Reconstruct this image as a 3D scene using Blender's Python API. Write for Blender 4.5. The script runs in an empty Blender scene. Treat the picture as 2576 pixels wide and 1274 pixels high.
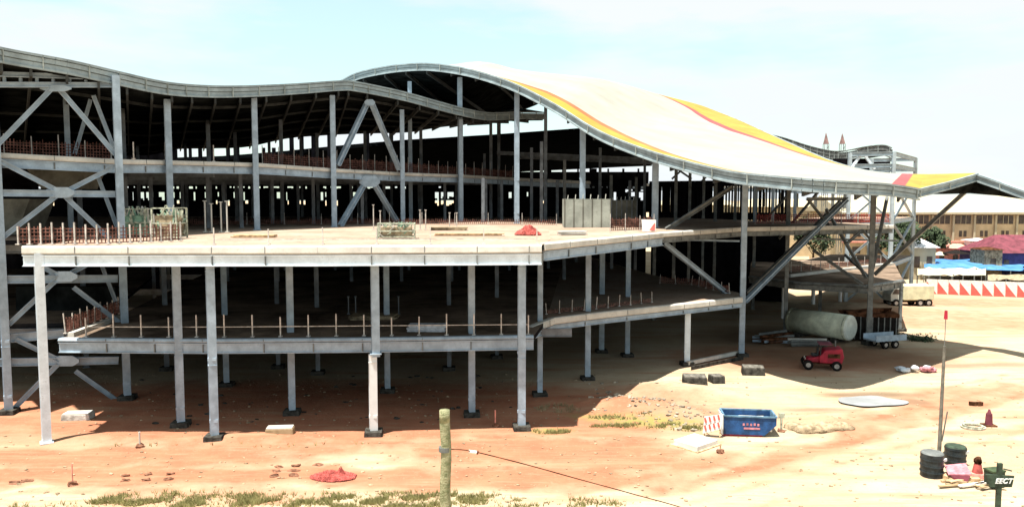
import bpy, math, random
from mathutils import Vector, Matrix, noise
random.seed(11)
R = math.radians
SC = bpy.context.scene
COL = SC.collection
# ------------------------------------------------------------ camera, world, sun, exposure
HC = 13.5; FOC = 1900.0; CX = 1288.0; CY = 637.0
TILT = math.atan2(137.0, FOC)
cam_d = bpy.data.cameras.new('camera'); cam = bpy.data.objects.new('camera', cam_d); COL.objects.link(cam)
cam.location = (0, 0, HC); cam.rotation_euler = (math.pi/2 - TILT, 0, 0)
cam_d.sensor_width = 36; cam_d.lens = FOC/2576*36; cam_d.clip_start = 0.2; cam_d.clip_end = 9000
SC.camera = cam
SUN_TRAVEL = Vector((0.21, 0.21, -1)).normalized()
ELEV = math.asin(-SUN_TRAVEL.z)
w = bpy.data.worlds.new('World'); SC.world = w; w.use_nodes = True
nt = w.node_tree; nt.nodes.clear()
def N(t, typ, **kw):
    n = t.nodes.new(typ)
    for k, v in kw.items(): setattr(n, k, v)
    return n
out = N(nt, 'ShaderNodeOutputWorld'); bg = N(nt, 'ShaderNodeBackground'); sky = N(nt, 'ShaderNodeTexSky')
sky.sky_type = 'NISHITA'; sky.sun_disc = False; sky.sun_elevation = ELEV; sky.sun_rotation = R(225)
sky.air_density = 1.0; sky.dust_density = 1.0; sky.ozone_density = 1.2
tc = N(nt, 'ShaderNodeTexCoord'); mp = N(nt, 'ShaderNodeMapping'); mp.inputs['Scale'].default_value = (1.3, 1.3, 5.5)
mp.inputs['Location'].default_value = (0.35, 0.1, 0.2)
cn = N(nt, 'ShaderNodeTexNoise'); cn.inputs['Scale'].default_value = 2.1; cn.inputs['Detail'].default_value = 7; cn.inputs['Roughness'].default_value = 0.52
cr = N(nt, 'ShaderNodeValToRGB'); cr.color_ramp.elements[0].position = 0.42; cr.color_ramp.elements[1].position = 0.57
mx = N(nt, 'ShaderNodeMix', data_type='RGBA')
mx.inputs['B'].default_value = (6.9, 7.3, 7.5, 1)
tint = N(nt, 'ShaderNodeMix', data_type='RGBA', blend_type='ADD'); tint.inputs['Factor'].default_value = 1.0
tint.inputs['B'].default_value = (3.0, 3.95, 3.0, 1)
nt.links.new(tc.outputs['Generated'], mp.inputs['Vector']); nt.links.new(mp.outputs['Vector'], cn.inputs['Vector'])
nt.links.new(cn.outputs['Fac'], cr.inputs['Fac']); nt.links.new(cr.outputs['Color'], mx.inputs['Factor'])
nt.links.new(sky.outputs['Color'], tint.inputs['A']); nt.links.new(tint.outputs['Result'], mx.inputs['A'])
nt.links.new(mx.outputs['Result'], bg.inputs['Color'])
bg.inputs['Strength'].default_value = 0.055
nt.links.new(bg.outputs[0], out.inputs['Surface'])
sd = bpy.data.lights.new('sun', 'SUN'); so = bpy.data.objects.new('sun', sd); COL.objects.link(so)
sd.energy = 5.0; sd.angle = R(0.6); sd.color = (1.0, 0.95, 0.86)
so.rotation_euler = SUN_TRAVEL.to_track_quat('-Z', 'Y').to_euler(); so.location = (0, 0, 80)
SC.view_settings.view_transform = 'Standard'; SC.view_settings.look = 'None'
SC.view_settings.exposure = 1.30; SC.view_settings.gamma = 1.0
SC.cycles.max_bounces = 5; SC.cycles.diffuse_bounces = 2

# ------------------------------------------------------------ photo pixel (2576 wide) -> place in the world
ct, st = math.cos(TILT), math.sin(TILT)
def ray(X, Y):
    a = (X-CX)/FOC; b = -(Y-CY)/FOC
    return Vector((a, ct + b*st, -st + b*ct))
def P(X, Y, z=None, d=None):
    r = ray(X, Y)
    t = (z-HC)/r.z if z is not None else d/r.y
    return Vector((0, 0, HC)) + r*t

# ------------------------------------------------------------ materials
def mat(name, col, rough=0.8, metal=0.0, var=0.12, scale=3.0, bump=0.0, bscale=20.0, col2=None, spots=0.0, wave=None):
    m = bpy.data.materials.new(name); m.use_nodes = True; t = m.node_tree
    b = t.nodes['Principled BSDF']; b.inputs['Roughness'].default_value = rough; b.inputs['Specular IOR Level'].default_value = 0.0 if rough >= .9 else 0.3; b.inputs['Metallic'].default_value = metal
    tcx = N(t, 'ShaderNodeTexCoord'); n = N(t, 'ShaderNodeTexNoise'); n.inputs['Scale'].default_value = scale; n.inputs['Detail'].default_value = 6
    n.inputs['Roughness'].default_value = 0.65
    t.links.new(tcx.outputs['Object'], n.inputs['Vector'])
    rp = N(t, 'ShaderNodeValToRGB')
    c2 = col2 if col2 else tuple(max(0, c*(1-var*2.2)) for c in col)
    c1 = col if col2 else tuple(min(1, c*(1+var)) for c in col)
    rp.color_ramp.elements[0].position = 0.36; rp.color_ramp.elements[1].position = 0.64
    rp.color_ramp.elements[0].color = (*c2, 1); rp.color_ramp.elements[1].color = (*c1, 1)
    t.links.new(n.outputs['Fac'], rp.inputs['Fac']); src = rp.outputs['Color']
    if spots:
        n2 = N(t, 'ShaderNodeTexNoise'); n2.inputs['Scale'].default_value = scale*9; n2.inputs['Detail'].default_value = 3
        t.links.new(tcx.outputs['Object'], n2.inputs['Vector'])
        r2 = N(t, 'ShaderNodeValToRGB'); r2.color_ramp.elements[0].position = 0.58; r2.color_ramp.elements[1].position = 0.72
        t.links.new(n2.outputs['Fac'], r2.inputs['Fac'])
        mxx = N(t, 'ShaderNodeMix', data_type='RGBA'); mxx.inputs['B'].default_value = (*[c*(1-spots) for c in col], 1)
        t.links.new(r2.outputs['Color'], mxx.inputs['Factor']); t.links.new(src, mxx.inputs['A']); src = mxx.outputs['Result']
    t.links.new(src, b.inputs['Base Color'])
    if bump:
        n3 = N(t, 'ShaderNodeTexNoise'); n3.inputs['Scale'].default_value = bscale; n3.inputs['Detail'].default_value = 5
        t.links.new(tcx.outputs['Object'], n3.inputs['Vector'])
        bp = N(t, 'ShaderNodeBump'); bp.inputs['Strength'].default_value = bump; bp.inputs['Distance'].default_value = 0.1
        t.links.new(n3.outputs['Fac'], bp.inputs['Height']); t.links.new(bp.outputs['Normal'], b.inputs['Normal'])
    return m
M = {}
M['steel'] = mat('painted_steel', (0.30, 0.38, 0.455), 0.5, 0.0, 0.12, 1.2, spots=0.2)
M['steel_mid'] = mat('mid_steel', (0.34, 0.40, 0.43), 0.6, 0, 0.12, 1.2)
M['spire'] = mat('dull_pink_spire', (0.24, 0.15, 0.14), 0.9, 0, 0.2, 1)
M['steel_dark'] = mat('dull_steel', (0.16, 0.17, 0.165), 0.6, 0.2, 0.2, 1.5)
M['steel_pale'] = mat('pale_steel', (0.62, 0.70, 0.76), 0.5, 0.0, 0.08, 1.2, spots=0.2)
M['fascia'] = mat('fascia_steel', (0.27, 0.33, 0.35), 0.6, 0.0, 0.14, 0.8, spots=0.2)
M['fascia_rib'] = mat('fascia_rib_steel', (0.36, 0.40, 0.38), 0.6, 0.2, 0.2, 1.5, spots=0.3)
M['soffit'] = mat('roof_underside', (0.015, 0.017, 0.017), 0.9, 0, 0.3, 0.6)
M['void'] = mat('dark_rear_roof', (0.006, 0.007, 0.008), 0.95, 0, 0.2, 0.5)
M['purlin'] = mat('purlin_steel', (0.04, 0.045, 0.045), 0.8, 0.0, 0.2, 1)
M['cap'] = mat('slab_edge_concrete', (0.52, 0.50, 0.45), 0.8, 0, 0.10, 0.7, spots=0.2)
M['deck'] = mat('dusty_deck', (0.26, 0.18, 0.135), 0.95, 0, 0.25, 0.25, col2=(0.32, 0.26, 0.205), spots=0.3)
M['deck_low'] = mat('dusty_low_deck', (0.21, 0.155, 0.115), 0.95, 0, 0.3, 0.2, spots=0.3)
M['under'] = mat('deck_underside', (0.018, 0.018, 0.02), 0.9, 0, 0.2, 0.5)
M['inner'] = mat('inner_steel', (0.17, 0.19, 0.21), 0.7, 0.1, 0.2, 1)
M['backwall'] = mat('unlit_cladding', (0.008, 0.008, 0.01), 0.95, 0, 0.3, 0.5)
M['concrete'] = mat('concrete', (0.42, 0.40, 0.36), 0.9, 0, 0.2, 2, 0.4, 12)
M['footing'] = mat('dark_concrete', (0.06, 0.057, 0.05), 0.9, 0, 0.3, 3, 0.5, 10)  # near-black, uniformly dark concrete tone
M['net'] = mat('red_net', (0.20, 0.095, 0.075), 0.9, 0, 0.3, 3)
M['net_bright'] = mat('bright_red_net', (0.40, 0.10, 0.085), 0.9, 0, 0.2, 3)
M['rail'] = mat('galvanised_rail', (0.50, 0.46, 0.42), 0.6, 0.1, 0.2, 3)
M['gold'] = mat('gold_roof_paint', (0.36, 0.215, 0.02), 0.5, 0, 0.10, 0.3)
M['orange'] = mat('orange_roof_paint', (0.36, 0.11, 0.03), 0.5, 0, 0.12, 0.3)
M['white'] = mat('cream_roof_paint', (0.285, 0.275, 0.232), 0.55, 0, 0.07, 0.2)
M['pinkred'] = mat('red_roof_paint', (0.38, 0.05, 0.05), 0.5, 0, 0.1, 0.3)
M['panel'] = mat('grey_partition', (0.30, 0.32, 0.28), 0.85, 0, 0.15, 0.6, spots=0.2)
M['panel_dark'] = mat('dull_partition', (0.15, 0.145, 0.12), 0.9, 0, 0.2, 0.6)
M['blue'] = mat('blue_paint', (0.014, 0.065, 0.19), 0.5, 0.1, 0.25, 2, spots=0.4)
M['blue_in'] = mat('faded_blue_paint', (0.12, 0.23, 0.33), 0.6, 0.1, 0.25, 2)
M['redpaint'] = mat('red_paint', (0.34, 0.015, 0.035), 0.5, 0.0, 0.2, 2)
M['black'] = mat('black_plastic', (0.02, 0.028, 0.032), 0.45, 0, 0.3, 3)
M['rubber'] = mat('rubber', (0.018, 0.016, 0.015), 0.9, 0, 0.2, 3)
M['hub'] = mat('wheel_hub', (0.40, 0.36, 0.32), 0.6, 0.2, 0.2, 3)
M['wood'] = mat('weathered_wood', (0.34, 0.32, 0.20), 0.9, 0, 0.3, 6, 0.6, 25, col2=(0.16, 0.17, 0.09))
M['timber'] = mat('new_timber', (0.55, 0.38, 0.22), 0.85, 0, 0.25, 4)
M['brown'] = mat('rust_brown', (0.10, 0.045, 0.025), 0.9, 0, 0.4, 1.5)
M['tank'] = mat('tank_paint', (0.52, 0.55, 0.43), 0.6, 0, 0.15, 1, spots=0.15)
M['tank_end'] = mat('tank_end_paint', (0.60, 0.64, 0.58), 0.6, 0, 0.1, 1)
M['stone'] = mat('stone', (0.22, 0.11, 0.07), 0.95, 0, 0.3, 4, 0.5)
M['cloth_w'] = mat('white_sacking', (0.62, 0.64, 0.68), 0.9, 0, 0.15, 3)
M['pink'] = mat('pink_sheet', (0.50, 0.20, 0.23), 0.8, 0, 0.2, 3)
M['salmon'] = mat('salmon_paint', (0.68, 0.28, 0.22), 0.8, 0, 0.2, 3)
M['green'] = mat('dark_green_paint', (0.035, 0.055, 0.035), 0.7, 0, 0.3, 3)
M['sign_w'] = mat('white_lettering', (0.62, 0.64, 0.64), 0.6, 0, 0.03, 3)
M['offwhite'] = mat('off_white_paint', (0.72, 0.66, 0.60), 0.7, 0, 0.08, 3)
M['red_sign'] = mat('red_sign_paint', (0.60, 0.10, 0.08), 0.7, 0, 0.1, 3)
M['wallcream'] = mat('cream_plaster', (0.52, 0.41, 0.26), 0.9, 0, 0.12, 0.3)
M['roofcream'] = mat('cream_roof_sheet', (0.42, 0.37, 0.26), 0.8, 0, 0.08, 0.3)
M['winglass'] = mat('dark_window', (0.08, 0.06, 0.05), 0.3, 0, 0.3, 1)
M['tarp'] = mat('blue_tarp', (0.025, 0.12, 0.34), 0.7, 0, 0.25, 0.5, col2=(0.08, 0.22, 0.42))
M['maroon'] = mat('maroon_roof', (0.15, 0.035, 0.05), 0.8, 0, 0.2, 1)
M['purple'] = mat('indigo_cloth', (0.05, 0.045, 0.14), 0.8, 0, 0.2, 1)
M['truck'] = mat('pale_yellow_paint', (0.56, 0.54, 0.36), 0.6, 0, 0.1, 1)
M['truckgrey'] = mat('grey_cab_paint', (0.40, 0.42, 0.38), 0.6, 0, 0.1, 1)
M['bark'] = mat('bark', (0.12, 0.08, 0.05), 0.95, 0, 0.3, 4)
M['scaffold'] = mat('grey_green_tubes', (0.42, 0.44, 0.34), 0.7, 0.1, 0.3, 3)
M['scaffold_g'] = mat('pale_green_sheet', (0.22, 0.36, 0.26), 0.8, 0, 0.3, 2)
M['ply'] = mat('worn_plywood', (0.34, 0.27, 0.18), 0.9, 0, 0.3, 2)
def leafmat(name, a, b):
    m = mat(name, a, 0.8, 0, 0.3, 2.5, col2=b); return m
M['leaf'] = leafmat('leaves', (0.055, 0.08, 0.035), (0.02, 0.035, 0.016))
M['sandheap'] = mat('heaped_sand', (0.33, 0.255, 0.165), 0.95, 0, .25, 3, .6, 14)
M['blocktop'] = mat('block_top_lit_tone', (0.16, 0.15, 0.13), 0.95, 0, .3, 3)  # tone lightened to stand for sun on the block tops
M['palerubble'] = mat('pale_rubble', (0.33, 0.28, 0.215), 0.95, 0, .3, 2, .5, 14)
M['mast'] = mat('weathered_mast', (0.15, 0.14, 0.115), 0.8, 0, .2, 3)
M['grass'] = leafmat('dry_grass', (0.26, 0.23, 0.09), (0.15, 0.145, 0.05))
M['straw'] = leafmat('straw', (0.33, 0.24, 0.14), (0.22, 0.155, 0.08))

# ------------------------------------------------------------ mesh builder
class MB:
    def __init__(s): s.v = []; s.f = []; s.m = []
    def add(s, vs, fs, mi=0):
        o = len(s.v); s.v += [Vector(v) for v in vs]; s.f += [tuple(o+i for i in f) for f in fs]; s.m += [mi]*len(fs); return s
    def box(s, c, size, rz=0, mi=0, taper=1.0):
        c = Vector(c); x, y, z = size[0]/2, size[1]/2, size[2]/2; rot = Matrix.Rotation(rz, 3, 'Z')
        vs = []
        for k in (-1, 1):
            tt = taper if k > 0 else 1
            for a, b in ((-1, -1), (1, -1), (1, 1), (-1, 1)): vs.append(c + rot @ Vector((a*x*tt, b*y*tt, k*z)))
        return s.add(vs, [(3, 2, 1, 0), (4, 5, 6, 7), (0, 1, 5, 4), (1, 2, 6, 5), (2, 3, 7, 6), (3, 0, 4, 7)], mi)
    def beam(s, p, q, wd, h, mi=0, up=Vector((0, 0, 1)), off=(0, 0)):
        p = Vector(p); q = Vector(q); a = (q-p).normalized()
        if abs(a.dot(up)) > 0.98: up = Vector((0, 1, 0))
        sx = a.cross(up).normalized(); uz = sx.cross(a).normalized()
        p = p + sx*off[0] + uz*off[1]; q = q + sx*off[0] + uz*off[1]
        vs = [b + sx*i*wd/2 + uz*j*h/2 for b in (p, q) for i, j in ((-1, -1), (1, -1), (1, 1), (-1, 1))]
        return s.add(vs, [(3, 2, 1, 0), (4, 5, 6, 7), (0, 1, 5, 4), (1, 2, 6, 5), (2, 3, 7, 6), (3, 0, 4, 7)], mi)
    def hbeam(s, p, q, wd, h, t=0.05, mi=0):           # I / H section: two flanges and a web
        s.beam(p, q, wd, t, mi, off=(0, h/2-t/2)); s.beam(p, q, wd, t, mi, off=(0, -h/2+t/2)); return s.beam(p, q, t, h-2*t, mi)
    def cyl(s, p, q, r, n=12, r2=None, mi=0, cap=True):
        p = Vector(p); q = Vector(q); a = (q-p).normalized(); r2 = r if r2 is None else r2
        u = a.orthogonal().normalized(); w_ = a.cross(u)
        vs = [b + (u*math.cos(2*math.pi*i/n) + w_*math.sin(2*math.pi*i/n))*rr for b, rr in ((p, r), (q, r2)) for i in range(n)]
        fs = [(i, (i+1) % n, n+(i+1) % n, n+i) for i in range(n)]
        if cap: fs += [tuple(range(n-1, -1, -1)), tuple(range(n, 2*n))]
        return s.add(vs, fs, mi)
    def prism(s, pts, depth, mi=0):                    # pts: polygon corners; depth: a vector
        n = len(pts); pts = [Vector(p) for p in pts]; d = Vector(depth)
        return s.add(pts + [p+d for p in pts], [tuple(range(n)), tuple(range(2*n-1, n-1, -1))] + [(i, n+i, n+(i+1) % n, (i+1) % n) for i in range(n)], mi)
    def blob(s, c, r, n=10, jag=0.25, mi=0, flat=1.0, seed=0):
        c = Vector(c); rows = n//2; vs = []; 
        for i in range(rows+1):
            th = math.pi*i/rows
            for j in range(n):
                ph = 2*math.pi*j/n; dv = Vector((math.sin(th)*math.cos(ph), math.sin(th)*math.sin(ph), math.cos(th)))
                k = 1 + jag*noise.noise(dv*1.7 + Vector((seed*3.1, 0, 0)))*2
                vs.append(c + Vector((dv.x*r[0]*k, dv.y*r[1]*k, dv.z*r[2]*k*flat)))
        fs = [(i*n+j, (i+1)*n+j, (i+1)*n+(j+1) % n, i*n+(j+1) % n) for i in range(rows) for j in range(n)]
        return s.add(vs, fs, mi)
    def build(s, name, m, parent=None, world=True, smooth=False, bevel=0):
        me = bpy.data.meshes.new(name); o0 = Vector((0, 0, 0))
        if parent is not None and world: o0 = Vector(parent.location); 
        if parent is not None and world and parent.parent is not None: o0 = o0 + Vector(parent.parent.location)
        me.from_pydata([v-o0 for v in s.v], [], s.f); 
        for mm in (m if isinstance(m, (list, tuple)) else [m]): me.materials.append(M[mm] if isinstance(mm, str) else mm)
        me.polygons.foreach_set('material_index', s.m)
        if smooth: me.polygons.foreach_set('use_smooth', [True]*len(me.polygons))
        me.update()
        o = bpy.data.objects.new(name, me); COL.objects.link(o); o.parent = parent
        if bevel:
            b = o.modifiers.new('bevel', 'BEVEL'); b.width = bevel; b.segments = 2; b.limit_method = 'ANGLE'
        return o
def tag(o, label=None, cat=None, group=None, kind=None):
    if label: o['label'] = label
    if cat: o['category'] = cat
    if group: o['group'] = group
    if kind: o['kind'] = kind
    return o
def empty(name, loc, label, cat, group=None, rz=0):
    o = bpy.data.objects.new(name, None); COL.objects.link(o); o.location = loc; o.rotation_euler = (0, 0, rz)
    o.empty_display_size = 0.3
    return tag(o, label, cat, group)
def cat_rom(pts, n):
    out_ = []; m = len(pts)-1
    for k in range(n+1):
        u = k/n*m; i = min(int(u), m-1); t = u-i
        p0 = pts[max(i-1, 0)]; p1 = pts[i]; p2 = pts[i+1]; p3 = pts[min(i+2, m)]
        out_.append(0.5*((2*p1)+(p2-p0)*t+(2*p0-5*p1+4*p2-p3)*t*t+(3*p1-p0-3*p2+p3)*t**3))
    return out_

# ------------------------------------------------------------ ground
def lerp_list(a, b, st_):
    n = max(1, int(round((b-a)/st_))); return [a+(b-a)*i/n for i in range(n)]
gx = [-4000, -1500, -600, -300, -160, -100, -75] + lerp_list(-55, 62, 0.4) + [62, 80, 110, 170, 300, 600, 1500, 4000]
gy = [-300, -50, 0, 15] + lerp_list(24, 112, 0.4) + [112, 125, 150, 200, 300, 600, 1500, 5000]
def ell(pt, c, rx, ry, ang=0):
    dx, dy = pt[0]-c.x, pt[1]-c.y; ca, sa = math.cos(ang), math.sin(ang)
    u = (dx*ca+dy*sa)/rx; v = (-dx*sa+dy*ca)/ry
    return math.sqrt(u*u+v*v)
def G(X, Y): return P(X, Y, z=0)
ORANGE = [(G(250, 1195), 9, 1.2, 0, .9), (G(800, 1195), 9, 1.2, 0, .9), (G(1330, 1200), 6, 1.6, 0, .95), (G(1500, 1080), 4, 1.2, 0, 1.0), (G(330, 1150), 9, 1.6, 0, 1.0), (G(720, 1120), 8, 1.6, 0, .75), (G(1350, 1130), 7, 2.6, 0, 1.0), (G(1120, 1200), 5, 1.4, 0, .8), (G(1600, 1160), 5, 1.6, .1, .8),
          (G(1900, 1180), 5.5, 0.9, .5, .55), (G(2100, 1110), 6, 1.0, .6, .6), (G(2330, 1030), 7, 1.7, .5, .6), (G(2470, 990), 7, 2.0, .3, .45), (G(760, 1030), 22, 6, 0, 1.3), (G(1450, 1020), 5, 3, 0, 1.2), (G(2000, 900), 10, 5, 0, .6),
          (G(90, 1140), 3.5, 0.8, 0, 1.2), (G(2500, 1080), 6, 0.8, .2, .35), (G(500, 1240), 9, 0.7, 0, .35), (G(2400, 800), 14, 9, 0, .35), (G(2500, 760), 18, 4, 0, .5)]
MOUND = [(G(620, 1098), 3.6, 0.7, 0, .28), (G(1610, 1030), 5.0, 1.5, -.45, .75), (G(1700, 985), 4.5, 2.4, -.4, .6), (G(2060, 1068), 2.6, 1.3, 0, .6), (G(230, 1100), 3, .8, 0, .12),
         (G(1060, 1125), 4, .9, 0, .15), (G(2150, 770), 8, 5, 0, .35), (G(940, 1125), 1.3, .7, 0, .12)]
def gz(x, y):
    if not (-52 < x < 60 and 26 < y < 110): return 0.0
    z = 0.05*noise.noise(Vector((x*.25, y*.25, 0))) + 0.03*noise.noise(Vector((x*.9, y*.9, 3)))
    for c, rx, ry, an, h in MOUND:
        e = ell((x, y), c, rx, ry, an)
        if e < 2: z += h*math.exp(-e*e*1.6)*(1+.35*noise.noise(Vector((x*1.1, y*1.1, 7))))
    return z
gm = bpy.data.meshes.new('ground'); nx, ny = len(gx), len(gy)
gv = [(x, y, gz(x, y)) for y in gy for x in gx]
gm.from_pydata(gv, [], [(j*nx+i, j*nx+i+1, (j+1)*nx+i+1, (j+1)*nx+i) for j in range(ny-1) for i in range(nx-1)])
att = gm.color_attributes.new('dirt', 'FLOAT_COLOR', 'POINT')
cols = []
DAMP_AND_SHADE = [(G(2060, 1030), 2.4, .55, 0, .6), (G(2190, 992), 3.6, .8, 0, .75), (G(2290, 1010), 1.2, .9, 0, .6), (G(2460, 918), 7, .9, .12, .55), (G(2100, 890), 9, 5.5, 0, .7), (G(1960, 850), 8, 6, 0, .9)]  # damp by the puddle; far streak and hall patches paint roof shade
TR = [(G(1500, 1230), G(2570, 960)), (G(1700, 1274), G(2576, 1040)), (G(100, 1235), G(1100, 1215)), (G(1300, 1110), G(2100, 1160))]
for v in gv:
    x, y, _ = v; o = 0.0
    if -60 < x < 70 and 20 < y < 130:
        wx = x+1.4*noise.noise(Vector((x*.35, y*.35, 9))); wy = y+1.1*noise.noise(Vector((x*.35, y*.35, 19)))
        for c, rx, ry, an, k in ORANGE:
            e = ell((wx, wy), c, rx, ry, an)
            if e < 1.6: o = max(o, k*max(0, min(1, (1.5-e)/.9)))
        for a, b in TR:
            dd = (b-a).to_2d(); L = dd.length; rel = Vector((x, y))-a.to_2d(); t = rel.dot(dd)/L/L
            if -.05 < t < 1.05:
                dist = abs(rel.x*dd.y-rel.y*dd.x)/L
                for off in (0.0, 1.9):
                    if abs(dist-off) < .45: o += .38*(1-abs(dist-off)/.45)*(0.6+noise.noise(Vector((x*.5, y*.5, 2))))
    gr = 0.0
    e = ell((x, y), G(1640, 1062), 4.8, 1.0, -.3)
    if e < 1.3: gr = max(0, min(1, (1.3-e)*1.6))
    for (a_, b_) in ((1380, 1082),):
        e = ell((x, y), G(a_, b_), 1.3, .5); gr = max(gr, max(0, min(1, (1.3-e)*1.4)))
    damp_shade = 0.0
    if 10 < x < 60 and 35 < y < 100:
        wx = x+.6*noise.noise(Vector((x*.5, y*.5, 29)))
        for c, rx, ry, an, kk in DAMP_AND_SHADE:
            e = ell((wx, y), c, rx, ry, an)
            if e < 1.3: damp_shade = max(damp_shade, kk*max(0, min(1, (1.3-e)/.7)))
    cols += [max(0, min(1, o)), gr, damp_shade, 1]
att.data.foreach_set('color', cols)
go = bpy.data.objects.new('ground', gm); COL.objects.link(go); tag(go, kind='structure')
m = bpy.data.materials.new('site_dirt'); m.use_nodes = True; t = m.node_tree; b = t.nodes['Principled BSDF']; b.inputs['Roughness'].default_value = 0.95; b.inputs['Specular IOR Level'].default_value = 0.0
at = N(t, 'ShaderNodeVertexColor', layer_name='dirt'); sp = N(t, 'ShaderNodeSeparateColor'); t.links.new(at.outputs['Color'], sp.inputs['Color'])
tco = N(t, 'ShaderNodeTexCoord')
def nz(scale, detail=6, rough=0.6, vec=None):
    n = N(t, 'ShaderNodeTexNoise'); n.inputs['Scale'].default_value = scale; n.inputs['Detail'].default_value = detail; n.inputs['Roughness'].default_value = rough
    t.links.new(vec if vec else tco.outputs['Object'], n.inputs['Vector']); return n.outputs['Fac']
def mixc(fac, a, bb):
    x_ = N(t, 'ShaderNodeMix', data_type='RGBA'); t.links.new(fac, x_.inputs['Factor'])
    for s_, k_ in ((a, 'A'), (bb, 'B')):
        if isinstance(s_, tuple): x_.inputs[k_].default_value = (*s_, 1)
        else: t.links.new(s_, x_.inputs[k_])
    return x_.outputs['Result']
def ramp(fac, a, bb):
    r_ = N(t, 'ShaderNodeMapRange'); r_.inputs['From Min'].default_value = a; r_.inputs['From Max'].default_value = bb; t.links.new(fac, r_.inputs['Value']); return r_.outputs['Result']
base = mixc(ramp(nz(.12), .4, .62), (0.42, 0.345, 0.245), (0.345, 0.265, 0.175))
clay = mixc(ramp(nz(.5), .35, .65), (0.35, 0.150, 0.088), (0.28, 0.115, 0.068))
ad = N(t, 'ShaderNodeMath', operation='MULTIPLY_ADD'); t.links.new(ramp(nz(.7, 8), .3, .7), ad.inputs[0]); ad.inputs[1].default_value = 0.5; 
sb = N(t, 'ShaderNodeMath', operation='SUBTRACT'); t.links.new(sp.outputs[0], sb.inputs[0]); sb.inputs[1].default_value = 0.05; t.links.new(sb.outputs[0], ad.inputs[2]); ad.use_clamp = True
ml = N(t, 'ShaderNodeMath', operation='MULTIPLY'); t.links.new(ad.outputs[0], ml.inputs[0]); t.links.new(ramp(sp.outputs[0], 0.0, .3), ml.inputs[1])
c_ = mixc(ml.outputs[0], base, clay)
mpp = N(t, 'ShaderNodeMapping'); mpp.inputs['Scale'].default_value = (.10, .85, 1); mpp.inputs['Rotation'].default_value = (0, 0, R(-12)); t.links.new(tco.outputs['Object'], mpp.inputs['Vector'])
c_ = mixc(ramp(nz(1.0, 7, .62, mpp.outputs['Vector']), .50, .70), c_, (0.34, 0.195, 0.12))
mp2 = N(t, 'ShaderNodeMapping'); mp2.inputs['Scale'].default_value = (.35, 4.5, 1); mp2.inputs['Rotation'].default_value = (0, 0, R(-20)); t.links.new(tco.outputs['Object'], mp2.inputs['Vector'])
c_ = mixc(ramp(nz(1.0, 6, .6, mp2.outputs['Vector']), .56, .75), c_, (0.30, 0.20, 0.13))
c_ = mixc(ramp(nz(3.5, 8, .7), .56, .72), c_, (0.29, 0.20, 0.13))
c_ = mixc(ramp(nz(9, 4, .6), .72, .80), c_, (0.17, 0.105, 0.065))
gml = N(t, 'ShaderNodeMath', operation='MULTIPLY'); t.links.new(sp.outputs[1], gml.inputs[0]); t.links.new(ramp(nz(2.2), .38, .55), gml.inputs[1])
c_ = mixc(gml.outputs[0], c_, (0.22, 0.20, 0.07))
c_ = mixc(sp.outputs[2], c_, (0.13, 0.085, 0.055))  # darkens puddle damp and the painted shade of the hall roof
t.links.new(c_, b.inputs['Base Color'])
bp = N(t, 'ShaderNodeBump'); bp.inputs['Strength'].default_value = 0.5; bp.inputs['Distance'].default_value = 0.12
t.links.new(nz(4, 8, .7), bp.inputs['Height']); t.links.new(bp.outputs['Normal'], b.inputs['Normal'])
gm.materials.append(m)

# ------------------------------------------------------------ structure helpers
Z1, Z2, Z3 = 5.2, 10.9, 16.3
def slab(name, front, back, th, parent, top='deck', under='under'):
    n = len(front); tp = MB()
    for i in range(n-1):
        a, b_, c, d = front[i], front[i+1], back[i+1], back[i]
        dn = Vector((0, 0, -th))
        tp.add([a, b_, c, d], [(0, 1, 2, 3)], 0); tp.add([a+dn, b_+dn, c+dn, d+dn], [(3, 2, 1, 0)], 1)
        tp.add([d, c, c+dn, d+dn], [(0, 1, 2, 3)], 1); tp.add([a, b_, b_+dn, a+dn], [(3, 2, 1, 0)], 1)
    a, d = front[0], back[0]; tp.add([a, d, d+dn, a+dn], [(0, 1, 2, 3)], 1)
    a, d = front[-1], back[-1]; tp.add([a, d, d+dn, a+dn], [(3, 2, 1, 0)], 1)
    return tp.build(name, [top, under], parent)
def edge(parent, pts, cap_h=0.38, beam_h=0.62, cap='cap', bm='steel', cap_out=0.16, seg=True):
    """Upstand cap and steel edge beam of a floor, running along pts (the top front edge of the slab)."""
    c = MB(); b_ = MB(); j = MB()
    for p, q in zip(pts[:-1], pts[1:]):
        a = (q-p).normalized(); sx = Vector((a.y, -a.x, 0)).normalized()
        if sx.dot(Vector((p.x, p.y, 0))) > 0: sx = -sx       # towards the camera side
        up = Vector((0, 0, 1))
        e = a*0.004
        prof = [(-.25, .05), (cap_out-.06, .05), (cap_out, -.04), (cap_out+.02, -cap_h+.08), (cap_out-.05, -cap_h), (-.25, -cap_h)]
        n = len(prof); vs = [b0 + sx*u + up*v for b0 in (p, q) for u, v in prof]
        c.add(vs, [(i, (i+1) % n, n+(i+1) % n, n+i) for i in range(n)] + [tuple(range(n-1, -1, -1)), tuple(range(n, 2*n))])
        zb = -cap_h-.03
        p2 = p + sx*.03 + up*(zb-beam_h/2); q2 = q + sx*.03 + up*(zb-beam_h/2)
        b_.hbeam(p2, q2, .24, beam_h, .05)
        L = (q-p).length; k = 2.9
        while k < L-0.5:
            pp = p + a*k
            j.beam(pp+sx*(cap_out+.012)+up*.04, pp+sx*(cap_out+.032)+up*(-cap_h+.06), .035, .02)
            j.beam(pp+sx*.1+up*(zb-.06), pp+sx*.1+up*(zb-beam_h+.06), .05, .10)
            k += 2.9
    n0 = len(c.f); c.add(j.v, j.f, 1)
    o = c.build('slab_edge', [cap, 'steel_dark'], parent); b_.build('edge_beam', bm, parent)
    return o
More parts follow.
